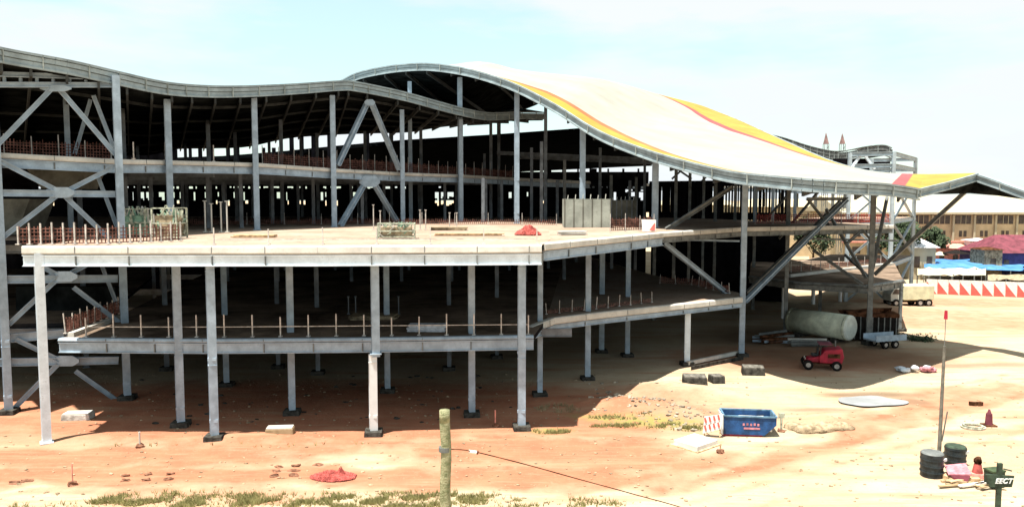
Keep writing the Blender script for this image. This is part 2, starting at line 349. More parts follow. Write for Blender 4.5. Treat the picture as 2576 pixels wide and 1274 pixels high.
def column(parent, X, Yb, zb=0, Yt=None, zt=None, wd=0.42, d=None, m='steel', foot=True, kind='h'):
    p = P(X, Yb, z=zb) if d is None else Vector((*P(X, 500, d=d).to_2d(), zb))
    if d is not None: p.z = zb
    z2 = zt if zt is not None else P(X, Yt, d=p.y).z
    wd *= .87; mb = MB(); ang = math.atan2(p.x, p.y)
    if kind == 'h':
        a = Vector((p.x, p.y, zb-.15)); b_ = Vector((p.x, p.y, z2))
        sx = Vector((math.cos(ang), -math.sin(ang), 0)); sy = Vector((math.sin(ang), math.cos(ang), 0)); t_ = wd*.12
        tw = Matrix.Rotation(0.12, 3, 'Z'); sx = tw @ sx; sy = tw @ sy
        for o1 in (-1, 1):
            mb.beam(a+sy*o1*(wd/2-t_/2), b_+sy*o1*(wd/2-t_/2), wd, t_, up=sy)
        mb.beam(a, b_, t_, wd-2*t_, up=sy)
        # splice / base plates
        mb.box((p.x, p.y, zb+.03), (wd*1.5, wd*1.5, .06), -ang)
        if foot or zb > 9:
            for zz in (zb+1.1, zb+4.6):
                if zz < z2-1: mb.box((p.x, p.y, zz), (wd*1.04, wd*1.04, .16), -ang-.12)
            for zz in (Z1-.95, Z2-1.35):
                if zb < .1 and zz < z2-.2: mb.box((p.x, p.y, zz), (wd*1.12, wd*1.12, .04), -ang)
    else: mb.cyl((p.x, p.y, zb-.15), (p.x, p.y, z2), wd/2, 14)
    c = mb.build('column', m, parent, smooth=False)
    if foot and zb == 0:
        f = MB(); f.box((p.x, p.y, -.02), (1.05, 1.0, .62), 0.1, taper=.94)
        f.build('footing', 'footing', parent, bevel=.04)
    return p
def strut(parent, a, b_, wd=.3, m='steel', kind='h', name='brace'):
    mb = MB()
    if kind == 'h': mb.hbeam(a, b_, wd, wd, wd*.13)
    else: mb.cyl(a, b_, wd/2, 10)
    return mb.build(name, m, parent)

# ------------------------------------------------------------ main terminal (grey wave roof)
T = empty('terminal_building', G(540, 1000), 'long unfinished steel framed terminal with open floors under a low grey wave roof', 'building')
# level 2 deck
l2f = [P(58, 612, d=41.2), P(400, 612, d=41.2), P(800, 611, d=41.3), P(1362, 607, d=42.2)]
for p in l2f: p.z = Z2
edge(T, l2f, .42, .62, bm='steel_pale')
l2b = [Vector((x, 112, Z2)) for x in (-95, -45, -20, 5)]
l2m = [Vector((-27.6, 48.7, Z2)), Vector((-17, 48.7, Z2)), Vector((-8, 48.7, Z2)), Vector((2.5, 48.7, Z2))]
slab('floor_slab', l2f, l2m, .35, T); slab('floor_slab', l2m, l2b, .35, T)
# wing part of level 2 beside the braced bay
wa = [P(-160, 600, d=47.0), P(40, 600, d=47.6)]
for p in wa: p.z = Z2-.02
# level 1 deck
l1f = [P(150, 862, d=44.5), P(540, 862, d=44.2), P(940, 855, d=44.6), P(1342, 846, d=45.4)]
for p in l1f: p.z = Z1
edge(T, l1f, .16, .62, cap='steel')
l1b = [P(300, 797, z=Z1), Vector((-24, 110, Z1)), Vector((-8, 110, Z1)), Vector((6, 110, Z1))]
l1b = [Vector((-40, 112, Z1)), Vector((-20, 112, Z1)), Vector((-5, 112, Z1)), Vector((8, 112, Z1))]
l1m = [Vector((-27.8, 52, Z1)), Vector((-17, 52, Z1)), Vector((-8, 52, Z1)), Vector((2.4, 52, Z1))]
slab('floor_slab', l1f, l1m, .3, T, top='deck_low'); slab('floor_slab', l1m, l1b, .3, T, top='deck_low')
cb = MB(); cb.beam(P(178, 842, z=Z1+.12), P(300, 797, z=Z1+.12), .35, .3); cb.build('slab_edge', 'cap', T)
# level 1 apron turning away, rising edge
l1r = [P(1335, 822, z=Z1), P(1392, 800, z=Z1), P(1500, 787, z=Z1), P(1650, 771, z=Z1), P(1865, 748, z=Z1)]
# level 3
l3p = [(-160, 372, 43.5), (0, 386, 47.5), (290, 402, 51.5), (425, 405, 57), (645, 411, 64), (840, 425, 70.8), (1013, 435, 81), (1160, 440, 88.5), (1300, 448, 101)]
l3f = [P(a, b_, d=c) for a, b_, c in l3p]
edge(T, l3f, .30, .55)
l3b = [Vector((x, y, 16.3)) for x, y in ((-95, 112), (-90, 112), (-80, 112), (-68, 112), (-50, 112), (-36, 112), (-20, 113), (-8, 114), (2, 118))]
slab('floor_slab', l3f, l3b, .3, T, top='deck_low')
# ground to level 2 columns
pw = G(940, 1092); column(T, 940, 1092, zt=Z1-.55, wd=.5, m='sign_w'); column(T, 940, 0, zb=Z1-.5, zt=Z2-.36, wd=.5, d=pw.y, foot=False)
for X, Y in ((118, 1112), (540, 1104), (1312, 1078)):
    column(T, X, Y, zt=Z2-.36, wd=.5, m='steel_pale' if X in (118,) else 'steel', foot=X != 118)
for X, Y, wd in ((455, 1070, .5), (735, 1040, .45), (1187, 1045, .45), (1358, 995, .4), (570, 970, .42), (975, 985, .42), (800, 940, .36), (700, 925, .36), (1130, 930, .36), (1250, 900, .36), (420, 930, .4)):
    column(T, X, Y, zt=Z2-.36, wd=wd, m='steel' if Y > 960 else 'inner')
for k, (X, d) in enumerate([(x, d) for d in (76, 88, 100) for x in range(380, 1400, 150)]):
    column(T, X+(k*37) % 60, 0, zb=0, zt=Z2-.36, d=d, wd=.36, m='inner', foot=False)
# level 2 to roof columns
UC = [(428, 250, 56.3, .5), (645, 243, 63.3, .5), (840, 240, 70.2, .52), (1013, 276, 79.5, .5), (1160, 300, 87, .52)]
for X, Yt, d, wd in UC: column(T, X, 0, zb=Z2, Yt=Yt, d=d, wd=wd, foot=False)
for k, (X, d, Yt) in enumerate([(315, 62, 260), (528, 75, 300), (710, 82, 300), (595, 90, 330), (800, 95, 335), (920, 100, 330), (350, 95, 350), (1060, 98, 320), (470, 104, 360), (1235, 100, 300), (1255, 106, 300), (985, 108, 335), (680, 108, 350), (840, 110, 340), (760, 110, 345)]):
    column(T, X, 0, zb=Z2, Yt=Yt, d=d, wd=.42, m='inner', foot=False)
for k, (X, d) in enumerate([(x, d) for d, xs in ((68, (380, 500, 590)), (78, (450, 560, 660, 770, 900)), (90, (420, 540, 730, 870, 960, 1090, 1200)), (104, (620, 700, 900, 1030, 1130))) for x in xs]):
    column(T, X+(k*23) % 30, 0, zb=Z2, zt=15.8, d=d, wd=.36, m='inner', foot=False)
for d, xe in ((62, 540), (72, 820), (84, 1020), (97, 1230)): mb = MB(); mb.hbeam(Vector((P(320, 500, d=d).x, d, 15.6)), Vector((P(xe, 500, d=d).x, d, 15.6)), .3, .6); mb.build('floor_beam', 'inner', T)
# inverted V braces around x=930
def g(a, b_, d): return P(a, b_, d=d)
strut(T, g(922, 262, 74), g(850, 415, 71.3), .42); strut(T, g(936, 262, 74), g(1004, 425, 79), .42)
strut(T, g(918, 460, 75), g(856, 568, 71.5), .42); strut(T, g(940, 460, 75), g(1000, 560, 79), .42)
def gusset(pt, w2, h2, parent=T):
    mb = MB(); sx = Vector((1, 0.05, 0)); up = Vector((0, 0, 1)); q = pt + Vector((0, -.05, 0))
    pr = [(-w2, h2*.3), (-w2*.55, h2), (w2*.55, h2), (w2, h2*.3), (w2, -h2*.3), (w2*.55, -h2), (-w2*.55, -h2), (-w2, -h2*.3)]
    mb.prism([q + sx*a + up*b_ for a, b_ in pr], (0, .1, 0)); return mb.build('gusset_plate', 'steel', parent)
gusset(g(930, 456, 74.6), 1.0, .55); gusset(g(930, 258, 73.7), .5, .3)
# braced bay of the wing
def Wd(X): return 47.0 + (X-5)/290*3.6
def Wp(X, Y, k=0): return P(X, Y, d=Wd(X)+k)
column(T, -4, 0, zb=0, Yt=150, d=Wd(-4), wd=.5, foot=True)
column(T, 302, 0, zb=0, Yt=190, d=Wd(300)-.3, wd=.5, foot=True)
for a, b_, h in (((-90, 184), (290, 196), .30), ((-90, 213), (290, 214), .32), ((-90, 484), (290, 488), .42), ((-90, 703), (296, 700), .5), ((20, 850), (160, 838), .55), ((-90, 912), (298, 905), .5)):
    mb = MB(); mb.hbeam(Wp(*a, .1), Wp(*b_, .1), .3, h, .05); mb.build('wing_beam', 'steel', T)
for X in range(-30, 290, 41): mb = MB(); mb.beam(Wp(X, 186, .1), Wp(X, 212, .1), .14, .14); mb.build('truss_post', 'steel', T)
for a, b_, k in (((128, 225), (-60, 420), 0), ((150, 225), (290, 388), 0), ((-20, 395), (150, 482), 0), ((290, 418), (160, 484), 0), ((142, 492), (-30, 625), 0), ((165, 495), (275, 600), 0),
                 ((60, 648), (152, 694), 0), ((245, 650), (165, 694), 0), ((145, 700), (22, 815), 0), ((185, 722), (300, 810), 0), ((40, 852), (150, 905), 0), ((145, 915), (20, 1042), 0), ((190, 932), (300, 1010), 0),
                 ((235, 240), (286, 372), 2.0), ((228, 250), (188, 388), 5), ((245, 440), (296, 575), 2.0), ((255, 665), (300, 780), 3)):
    strut(T, Wp(*a, k), Wp(*b_, k), .29 if k < 2 else .24)
for X, Y in ((150, 484), (158, 695), (162, 907), (140, 222)): gusset(Wp(X, Y, -.2), .95, .34 if Y > 300 else .2)
column(T, 176, 0, zb=Z2, Yt=230, d=58, wd=.4, m='steel', foot=False); column(T, 200, 0, zb=0, zt=16, d=60, wd=.4, m='inner', foot=False)
# grey tapering cores standing behind the braced bay
mb = MB(); q = [P(62, 418, d=54), P(212, 418, d=54), P(186, 474, d=53), P(104, 474, d=53)]; mb.prism(q, (0, 3, 0)); mb.build('stair_core', 'panel_dark', T)
mb = MB(); q = [P(-60, 500, d=54), P(75, 500, d=54), P(40, 590, d=53), P(-60, 590, d=53)]; mb.prism(q, (0, 3, 0)); mb.build('stair_core', 'panel_dark', T)
mb = MB(); q = [P(40, 720, d=56), P(290, 720, d=56), P(290, 800, d=56), P(40, 815, d=56)]; mb.prism(q, (0, .4, 0)); mb.build('core_wall', 'soffit', T)
wl = [Vector((-90, 50, Z1)), P(150, 838, d=Wd(150)+.6)]; 
for p in wl: p.z = Z1
slab('floor_slab', [Vector((-60, Wd(-160)+.5, Z1-.01)), Vector((-28.2, Wd(150)+2, Z1-.01))], [Vector((-80, 90, Z1-.01)), Vector((-42, 90, Z1-.01))], .3, T, top='deck_low')
slab('floor_slab', [Vector((-60, Wd(-160)+.5, Z2-.02)), Vector((-29.5, Wd(30)+.8, Z2-.02))], [Vector((-95, 90, Z2-.02)), Vector((-48, 90, Z2-.02))], .3, T)
# back wall with gaps
mb = MB(); x = -90.0; yb = 112.6
mb.box((-35, yb+.15, 5.75), (110, .3, 11.5)); mb.box((-35, yb+.15, 15.95), (110, .3, 1.1))
while x < 20:
    px = CX + x*FOC/yb; wc = random.uniform(.18, .5)
    in1 = 330 < px < 570; in2 = 570 <= px < 850; in3 = px >= 1540; wind = 1088 < px < 1142
    den = .5+.5*noise.noise(Vector((px*.06, 0, 0)))*1.6
    for za, zb_, op in ((11.5, 12.5, .05 if in3 else .02 if in2 else 0), (12.5, 13.3, .35*den if in2 else .8 if wind else .1 if in3 else .15 if in1 else .02), (13.3, 14.5, .75*den if in1 else .8 if wind else .22 if in2 else .45 if in3 else .03),
                        (14.5, 15.02, 0.0 if not in3 else .3), (15.02, 15.34, .8*den if (in1 or in2) else .25 if px > 850 else .1), (15.34, 15.4, 0)):
        if random.random() > op: mb.box((x+wc/2, yb+.15, (za+zb_)/2), (wc, .26, zb_-za))
        elif random.random() < .6: k_ = random.uniform(.2, .5); mb.box((x+wc/2, yb+.15, za+(zb_-za)*k_/2), (wc, .26, (zb_-za)*k_))
    x += wc
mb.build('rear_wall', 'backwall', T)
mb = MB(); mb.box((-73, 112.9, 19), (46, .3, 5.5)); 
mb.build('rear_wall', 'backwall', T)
# interior cross beams seen under the floors
for d in (50, 60, 72, 86, 100):
    mb = MB(); mb.hbeam(Vector((-45-d*.2, d, Z2-.7)), Vector((5, d, Z2-.7)), .25, .6); mb.build('floor_beam', 'inner', T)
    mb = MB(); mb.hbeam(Vector((-40, d, Z1-.6)), Vector((4, d, Z1-.6)), .25, .55); mb.build('floor_beam', 'inner', T)

# ---- grey wave roof
f1 = [(-160, 82, 42), (-60, 106, 44), (32, 126, 46.3), (170, 151, 48.3), (291, 179, 50.8), (391, 202, 54), (468, 212, 57), (560, 216, 60), (662, 214, 63), (760, 209, 66.5), (852, 203, 70), (897, 206, 72), (1011, 230, 77.5), (1090, 252, 81), (1161, 271, 85), (1226, 283, 89), (1299, 281, 93), (1372, 282, 97)]
b1 = [(-300, 385), (-150, 380), (0, 378), (170, 376), (300, 374), (380, 372), (440, 372), (530, 370), (620, 366), (720, 353), (800, 346), (870, 342), (940, 340), (1030, 337), (1100, 325), (1170, 315), (1240, 305), (1310, 294)]
F1 = cat_rom([P(a, b_, d=c) for a, b_, c in f1], 80); B1 = cat_rom([P(a, b_-(22 if a > 650 else 14 if a > 400 else 0), d=112) for a, b_ in b1], 80)
def shell(front, back, nv, th, mid=None, bulge=0.0):
    rows = []
    for k in range(nv+1):
        v = k/nv; row = []
        for i, (a, b_) in enumerate(zip(front, back)):
            if mid:
                c = mid[i]*2 - (a+b_)/2; p = a*(1-v)**2 + c*2*v*(1-v) + b_*v*v
            else: p = a.lerp(b_, v) + Vector((0, 0, bulge*math.sin(math.pi*v)))
            row.append(p)
        rows.append(row)
    return rows
def sheet(name, rows, m, parent, dz=0, flip=False, smooth=True):
    mb = MB(); n = len(rows[0]); vs = [p+Vector((0, 0, dz)) for r_ in rows for p in r_]
    fs = [(k*n+i, k*n+i+1, (k+1)*n+i+1, (k+1)*n+i) for k in range(len(rows)-1) for i in range(n-1)]
    if flip: fs = [f[::-1] for f in fs]
    mb.add(vs, fs); return mb.build(name, m, parent, smooth=smooth)
def fascia(parent, line, h, rib=True, m='fascia', step=2.0, name='fascia', fl=.14):
    mb = MB(); rb = MB(); acc = 0
    for p, q in zip(line[:-1], line[1:]):
        a = (q-p).normalized(); sx = Vector((a.y, -a.x, 0)).normalized()
        up = Vector((0, 0, 1))
        for zz, hh, oo in ((-.06, .14, .14), (-h*.34, h*.30, 0.05), (-h*.70, h*.30, -.02), (-h+.06, .13, .10), (-h*.52, h*.10, -.12)):
            mb.beam(p+sx*oo+up*zz, q+sx*oo+up*zz, .16, hh)
        L = (q-p).length; acc += L
        if acc > step and rib:
            acc = 0; rb.beam(p+sx*.17+up*(-.02), p+sx*.17+up*(-h+.04), .10, .06, up=a)
    mb.add(rb.v, rb.f, 1); o = mb.build(name, [m, 'fascia_rib'], parent)
    return o
R1 = shell(F1, B1, 10, .4)
rf = sheet('roof_sheet', R1, 'fascia', T)
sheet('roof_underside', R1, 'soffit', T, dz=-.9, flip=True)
fascia(T, F1, .92)
fascia(T, B1[::-1], 1.0, rib=False, m='soffit')
for i in range(2, 80, 3):
    mb = MB()
    for k in range(10): mb.beam(R1[k][i]+Vector((0, 0, -1.15)), R1[k+1][i]+Vector((0, 0, -1.15)), .15, .45)
    mb.build('rafter', 'purlin', T)
for k in range(1, 10, 2):
    mb = MB()
    for i in range(0, 80): mb.beam(R1[k][i]+Vector((0, 0, -1.0)), R1[k][i+1]+Vector((0, 0, -1.0)), .12, .25)
    mb.build('purlin', 'purlin', T)

# ------------------------------------------------------------ wave roofed hall (gold and cream)
H = empty('wave_roof_hall', G(1865, 897), 'steel hall under the tall wave roof painted cream with gold and orange bands', 'building')
f2 = [(850, 207, 95), (900, 183, 93.5), (960, 169, 92), (1020, 161, 90), (1080, 159, 88), (1150, 167, 85.5), (1220, 183, 83), (1300, 211, 79.5), (1400, 262, 75.5), (1480, 312, 72), (1540, 342, 69.5), (1620, 372, 66), (1700, 396, 62), (1830, 427, 56.5), (1950, 441, 52.5), (2090, 453, 50.2), (2230, 462, 54.5), (2310, 474, 57.5)]
b2 = [(960, 318), (1020, 308), (1090, 300), (1170, 292), (1250, 281), (1335, 256), (1410, 222), (1500, 204), (1630, 231), (1750, 261), (1800, 279), (1860, 303), (1930, 335), (2030, 380), (2100, 408), (2180, 428), (2260, 436), (2330, 438)]
d2b = [130]*11 + [118, 105, 88, 80, 75, 71.5, 69]
ms = [None]*18
FP = [P(a, b_, d=c) for a, b_, c in f2]; BP = [P(b2[i][0], b2[i][1], d=d2b[i]) for i in range(18)]
mid = [(FP[i]+BP[i])/2 for i in range(18)]
over = {5: (1245, 172, 106), 6: (1315, 178, 105), 7: (1400, 187, 104), 8: (1515, 208, 102)}
for k, v in over.items(): mid[k] = P(*v[:2], d=v[2])
F2 = cat_rom(FP, 96); B2 = cat_rom(BP, 96); M2 = cat_rom(mid, 96)
R2 = shell(F2, B2, 24, .4, mid=M2)
def fcol(i0, i1): return [r_[i0:i1+1] for r_ in R2]
i_g = int(96*5.6/17)
def sub(k0, k1, i0, i1): return [R2[k][i0:i1+1] for k in range(k0, k1+1)]
sheet('roof_sheet', sub(0, 24, 0, i_g), 'fascia', H)
rows = R2
gold_f = MB(); org = MB(); wht = MB(); gold_b = MB(); redb = MB(); redt = MB(); patch = MB()
nI = 96
for i in range(i_g, nI):
    u = i/nI*17
    wf = max(0.0, min(1.0, (13.2-u)/5.5))                     # the front gold band thins out towards the low end
    wb = 0.0 if u < 8.0 else min(1.0, (u-8.0)/2.2)*max(0.0, min(1.0, (15.2-u)/3.5))
    def pt(ii, v):
        k = min(23, int(v*24)); t_ = v*24-k; return rows[k][ii].lerp(rows[k+1][ii], t_)
    def wfu(uu): return .045*max(0.0, min(1.0, (14.0-uu)/4.5))*max(0, min(1, (uu-6.4)/1.2))
    def wbu(uu): return .26*(0.0 if uu < 8.0 else min(1.0, ((uu-8.0)/2.6)**.6)*max(0.0, min(1.0, (14.6-uu)/3.2)))
    ua, ub = u, (i+1)/nI*17
    for (vf, vr, mb_, n_) in ((lambda q: 0.0, lambda q: wfu(q), gold_f, 1), (lambda q: wfu(q), lambda q: wfu(q)*1.5, org, 1), (lambda q: wfu(q)*1.5, lambda q: 1-wbu(q)*1.24, wht, 22),
                              (lambda q: 1-wbu(q)*1.24, lambda q: 1-wbu(q), redb, 1), (lambda q: 1-wbu(q), lambda q: 1.0, gold_b, 4)):
        if abs(vr(ua)-vf(ua)) + abs(vr(ub)-vf(ub)) < 1e-4: continue
        for j in range(n_):
            a0 = vf(ua)+(vr(ua)-vf(ua))*j/n_; a1 = vf(ua)+(vr(ua)-vf(ua))*(j+1)/n_; c0 = vf(ub)+(vr(ub)-vf(ub))*j/n_; c1 = vf(ub)+(vr(ub)-vf(ub))*(j+1)/n_
            tgt = mb_
            if mb_ is wht and u > 16.1: tgt = redt if u < 16.35 else patch
            tgt.add([pt(i, a0), pt(i+1, c0), pt(i+1, c1), pt(i, a1)], [(0, 1, 2, 3)])
for mb_, nm, mm in ((gold_f, 'front_gold_band', 'gold'), (org, 'orange_line', 'orange'), (wht, 'cream_sheet', 'white'), (redb, 'red_line', 'pinkred'), (redt, 'red_end_strip', 'pinkred'), (gold_b, 'rear_gold_band', 'gold'), (patch, 'gold_end_panel', 'gold')):
    if mb_.v: mb_.build(nm, mm, H)
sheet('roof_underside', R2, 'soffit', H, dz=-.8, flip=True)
fascia(H, F2, .88, step=3.0); fascia(H, B2[::-1], .9, rib=False)
for i in range(2, 96, 5):
    mb = MB()
    for k in range(0, 24, 2): mb.beam(rows[k][i]+Vector((0, 0, -1.0)), rows[min(24, k+2)][i]+Vector((0, 0, -1.0)), .15, .45)
    mb.build('rafter', 'purlin', H)
# folded canopy at the low end
ca = [P(2310, 474, d=57.5), P(2385, 456, d=61), P(2455, 436, d=64.3)]; cbk = [P(2330, 438, d=69), P(2400, 436.5, d=67), P(2455, 435, d=65.2)]
cc = [P(2455, 436, d=64.3), P(2520, 458, d=62.6), P(2600, 487, d=60), P(2640, 500, d=58.5)]; cdk = [P(2455, 435, d=65.2), P(2515, 452, d=64.3), P(2590, 478, d=62), P(2625, 490, d=60.5)]
mb = MB()
for A_, B_ in ((ca, cbk),):
    for i in range(len(A_)-1): mb.add([A_[i], A_[i+1], B_[i+1], B_[i]], [(0, 1, 2, 3)])
mb.build('gold_end_panel', 'gold', H)
mb = MB()
for i in range(len(cc)-1): mb.add([cc[i], cc[i+1], cdk[i+1], cdk[i]], [(0, 1, 2, 3)])
mb.build('canopy_sheet', 'fascia', H)
mb = MB(); A_ = ca+cc[1:]; B_ = [P(2320, 488, d=63), P(2375, 488, d=64), P(2440, 486, d=65.5), P(2510, 492, d=64.5), P(2580, 500, d=62.5), P(2630, 510, d=61)]; dn = Vector((0, 0, -.55))
for i in range(len(A_)-1): mb.add([A_[i]+dn, A_[i+1]+dn, B_[i+1], B_[i]], [(3, 2, 1, 0)])
mb.build('canopy_underside', 'soffit', H)
fascia(H, A_, .66, step=2.5)
# hall columns
HC_ = [(1033, 0, 205, 90.5, .5), (1158, 0, 195, 87.8, .6), (1300, 0, 232, 81, .56), (1465, 0, 318, 75, .6), (1648, 0, 396, 69.5, .62), (1372, 0, 262, 92, .42)]
for X, _, Yt, d, wd in HC_: column(H, X, 0, zb=Z2, Yt=Yt, d=d, wd=wd, foot=False, m='steel' if X != 1372 else 'inner')
column(H, 1865, 895, Yt=462, wd=.52); 
column(H, 1975, 838, Yt=474, wd=.42, m='steel_dark'); column(H, 2185, 866, Yt=482, wd=.5, m='steel_dark')
column(H, 2062, 792, zt=Z1-.3, wd=.4, m='steel_dark'); column(H, 2263, 832, zt=Z1-.3, wd=.36, m='steel_dark')
column(H, 2045, 768, zt=Z1-.3, wd=.55, m='sign_w', foot=False, kind='c'); column(H, 2113, 762, zt=Z1-.3, wd=.5, m='sign_w', foot=False, kind='c'); column(H, 1968, 800, zt=Z1-.3, wd=.3, m='sign_w', foot=False, kind='c')
column(H, 1728, 917, zt=Z1-.3, wd=.5, m='steel_pale')
for X, Y, wd in ((1478, 955, .45), (1513, 886, .5), (1578, 896, .45)): column(H, X, Y, zt=Z2-.35, wd=wd)
for X, d in ((1648, 84), (1420, 78), (1540, 90), (1450, 100), (1697, 88), (1735, 92), (1800, 96), (1770, 104), (1600, 100), (1380, 90), (1860, 108), (1900, 92), (1940, 100)):
    column(H, X, 0, zb=0 if X != 1860 else 0, zt=Z2-.35, d=d, wd=.4, m='inner' if X < 1640 else 'steel_dark', foot=False)
for X, d, Yt in ((1420, 90, 400), (1537, 92, 440), (1700, 84, 410), (1735, 95, 410), (1800, 88, 425), (1770, 100, 430), (1850, 90, 445), (1900, 86, 450), (1600, 100, 445), (2000, 90, 470), (1945, 95, 460)):
    column(H, X, 0, zb=Z2, Yt=Yt, d=d, wd=.38, m='steel' if X in (1900, 1945, 2000) else 'steel_dark', foot=False)
for k, (X, d) in enumerate([(x, d) for d, xs in ((84, (1215, 1345)), (94, (1250, 1330, 1400, 1490, 1570)), (106, (1210, 1290, 1440, 1520, 1610))) for x in xs]):
    column(H, X+(k*17) % 22, 0, zb=Z2, zt=(15.8, 19.8)[k % 2], d=d, wd=.38, m='inner', foot=False)
for d, xa_, xb_ in ((106, 1250, 1620), (116, 1300, 1640)): mb = MB(); mb.hbeam(Vector((P(xa_, 500, d=d).x, d, 19.9)), Vector((P(xb_, 500, d=d).x, d, 19.0)), .3, .5); mb.build('floor_beam', 'inner', H)
# hall decks
e2 = [P(1366, 614, d=42.6), P(1440, 606, z=Z2), P(1540, 597, z=Z2), P(1665, 585, z=Z2)]; e2[0] = P(1366, 613, z=Z2)
edge(H, e2, .40, .55)
e2b = [P(1665, 585, z=Z2), P(1870, 572, z=Z2), P(2245, 566, z=Z2)]
edge(H, e2b, .35, .4, bm='steel_dark')
fr = e2+e2b[1:]
bk = [Vector((5.2, 112, Z2)), Vector((12, 112, Z2)), Vector((16, 112, Z2)), Vector((22, 108, Z2)), Vector((29, 92, Z2)), Vector((37, 86, Z2))]
slab('floor_slab', [p-Vector((0, 0, .014)) for p in fr], [p-Vector((0, 0, .014)) for p in bk], .3, H)
edge(H, l1r, .42, .35)
nb = [Vector((8.2, 112, Z1)), Vector((9, 112, Z1)), Vector((11, 110, Z1)), P(1640, 690, z=Z1), P(1860, 735, z=Z1)]
slab('floor_slab', [p-Vector((0, 0, .014)) for p in l1r], [p-Vector((0, 0, .014)) for p in nb], .3, H)
e1b = [P(1885, 694, z=Z1), P(2000, 709, z=Z1), P(2180, 718, z=Z1), P(2272, 704, z=Z1)]
edge(H, e1b, .2, .5, cap='steel_dark', bm='steel_dark')
slab('floor_slab', e1b, [P(1890, 652, z=Z1), P(2000, 652, z=Z1), P(2150, 650, z=Z1), P(2245, 652, z=Z1)], .3, H, top='deck_low')
mb = MB(); mb.beam(P(1985, 694, z=Z1+.1), P(2245, 664, z=Z1+.1), .4, .35); mb.build('slab_edge', 'cap', H)
l3q = [P(1300, 448, d=101), P(1470, 456, d=112), P(1650, 463, d=122), P(1865, 467, d=132), P(2060, 474, d=140)]
edge(H, l3q, .35, .6)
slab('floor_slab', l3q, [Vector((5, 124, 16.1)), Vector((14, 126, 16)), Vector((26, 134, 15.9)), Vector((42, 144, 15.9)), Vector((58, 152, 15.4))], .3, H, top='deck_low')
mb = MB(); a = P(1640, 500, d=108); b_ = P(1985, 500, d=98); a.z = b_.z = 0; mb.prism([a, b_, b_+Vector((0, 0, 10.4)), a+Vector((0, 0, 10.4))], (0, .3, 0)); mb.build('rear_wall', 'backwall', H)
mb = MB(); n = 46
for k in range(n):
    q = a.lerp(b_, k/n); q.z = Z2-.3; wd_ = random.choice((.18, .3, .5, .8)) if k < 26 else random.choice((.15, .2, .35)); mb.beam(q, q+Vector((0, 0, 5.4)), wd_, .2)
a.z = b_.z = 15.6; mb.beam(a, b_, .3, .8); a.z = b_.z = 11.2; mb.beam(a, b_, .3, 1.0); mb.build('slatted_screen', 'backwall', H)
# hall braces
def S(a, b_, d1, d2, wd=.36, m='steel'): strut(H, P(*a, d=d1), P(*b_, d=d2), wd, m)
S((1676, 577), (1842, 470), 64.5, 66, .34, 'steel_dark'); S((1672, 612), (1838, 745), 62.5, 66.5, .36)
S((1874, 758), (2132, 500), 66, 74, .34); S((1880, 735), (2115, 505), 68, 76, .28, 'steel_dark')
S((2200, 690), (2428, 482), 71, 65.5, .32, 'steel_dark'); S((2190, 700), (2232, 495), 71, 74, .26, 'steel_dark'); S((2180, 700), (2078, 525), 71, 74, .26, 'steel_dark')
S((2170, 715), (2045, 628), 71, 74, .26, 'steel_dark'); S((2128, 614), (2170, 578), 72, 73, .2, 'steel_dark'); S((2170, 578), (2220, 640), 73, 72, .2, 'steel_dark')
S((1690, 602), (1860, 606), 66, 68, .16); S((2128, 500), (2030, 500), 74, 73, .3, 'steel_dark'); S((2030, 498), (2095, 580), 73, 74, .2, 'steel_dark'); S((2190, 700), (2125, 640), 71, 78, .2, 'steel_dark')
S((2060, 480), (1960, 600), 80, 84, .22, 'steel_dark'); S((1990, 480), (1920, 560), 84, 88, .2, 'steel_dark'); S((2040, 600), (2260, 605), 80, 84, .2, 'steel_dark')
S((1675, 405), (1740, 450), 108, 108, .25, 'steel_dark'); S((1740, 405), (1690, 450), 110, 110, .25, 'steel_dark'); S((1760, 420), (1800, 455), 108, 108, .25, 'steel_dark'); S((1800, 425), (1765, 455), 109, 109, .2, 'steel_dark')

# ------------------------------------------------------------ rear hall with low dark roof
Q = empty('rear_hall', Vector((0, 150, 0)), 'dark rear hall roof seen through the open upper floor of the terminal', 'building')
t3 = [(380, 398), (560, 392), (700, 381), (850, 366), (1010, 352), (1240, 338), (1460, 322), (1560, 318), (1640, 322)]
u3 = [(500, 452), (640, 450), (760, 446), (900, 440), (1040, 436), (1240, 429), (1460, 419), (1560, 414), (1640, 411)]
T3 = [P(a, b_, d=120) for a, b_ in t3]; U3 = [P(a, b_, d=190) for a, b_ in u3]
mb = MB()
for i in range(len(T3)-1):
    mb.add([T3[i], T3[i+1], U3[i+1], U3[i]], [(0, 1, 2, 3)]); dn = Vector((0, 0, -.6)); mb.add([T3[i]+dn, T3[i+1]+dn, U3[i+1]+dn, U3[i]+dn], [(3, 2, 1, 0)]); mb.add([T3[i], T3[i+1], T3[i+1]+dn, T3[i]+dn], [(3, 2, 1, 0)])
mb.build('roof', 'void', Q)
for X in range(1150, 1650, 38):
    p = P(X, 430, d=188+random.random()); mb = MB(); mb.beam((p.x, p.y, -.2), (p.x, p.y, 21), random.choice((.5, .9, 1.8, .4)), .5); mb.build('column', 'backwall', Q)
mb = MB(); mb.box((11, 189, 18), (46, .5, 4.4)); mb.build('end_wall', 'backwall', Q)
for X in (440, 480, 505, 535, 575, 600, 640, 665, 690): 
    p = P(X, 430, d=118); mb = MB(); mb.beam((p.x, p.y, 15.5), (p.x, p.y, 21.4), random.choice((.35, .5, .8)), .4); mb.build('column', 'backwall', Q)
for X in (735, 760, 790, 830, 925, 985, 1255, 1302):
    p = P(X, 430, d=119); mb = MB(); mb.beam((p.x, p.y, 15.5), (p.x, p.y, P(X, 300, d=119).z), .6, .4); mb.build('column', 'backwall', Q)

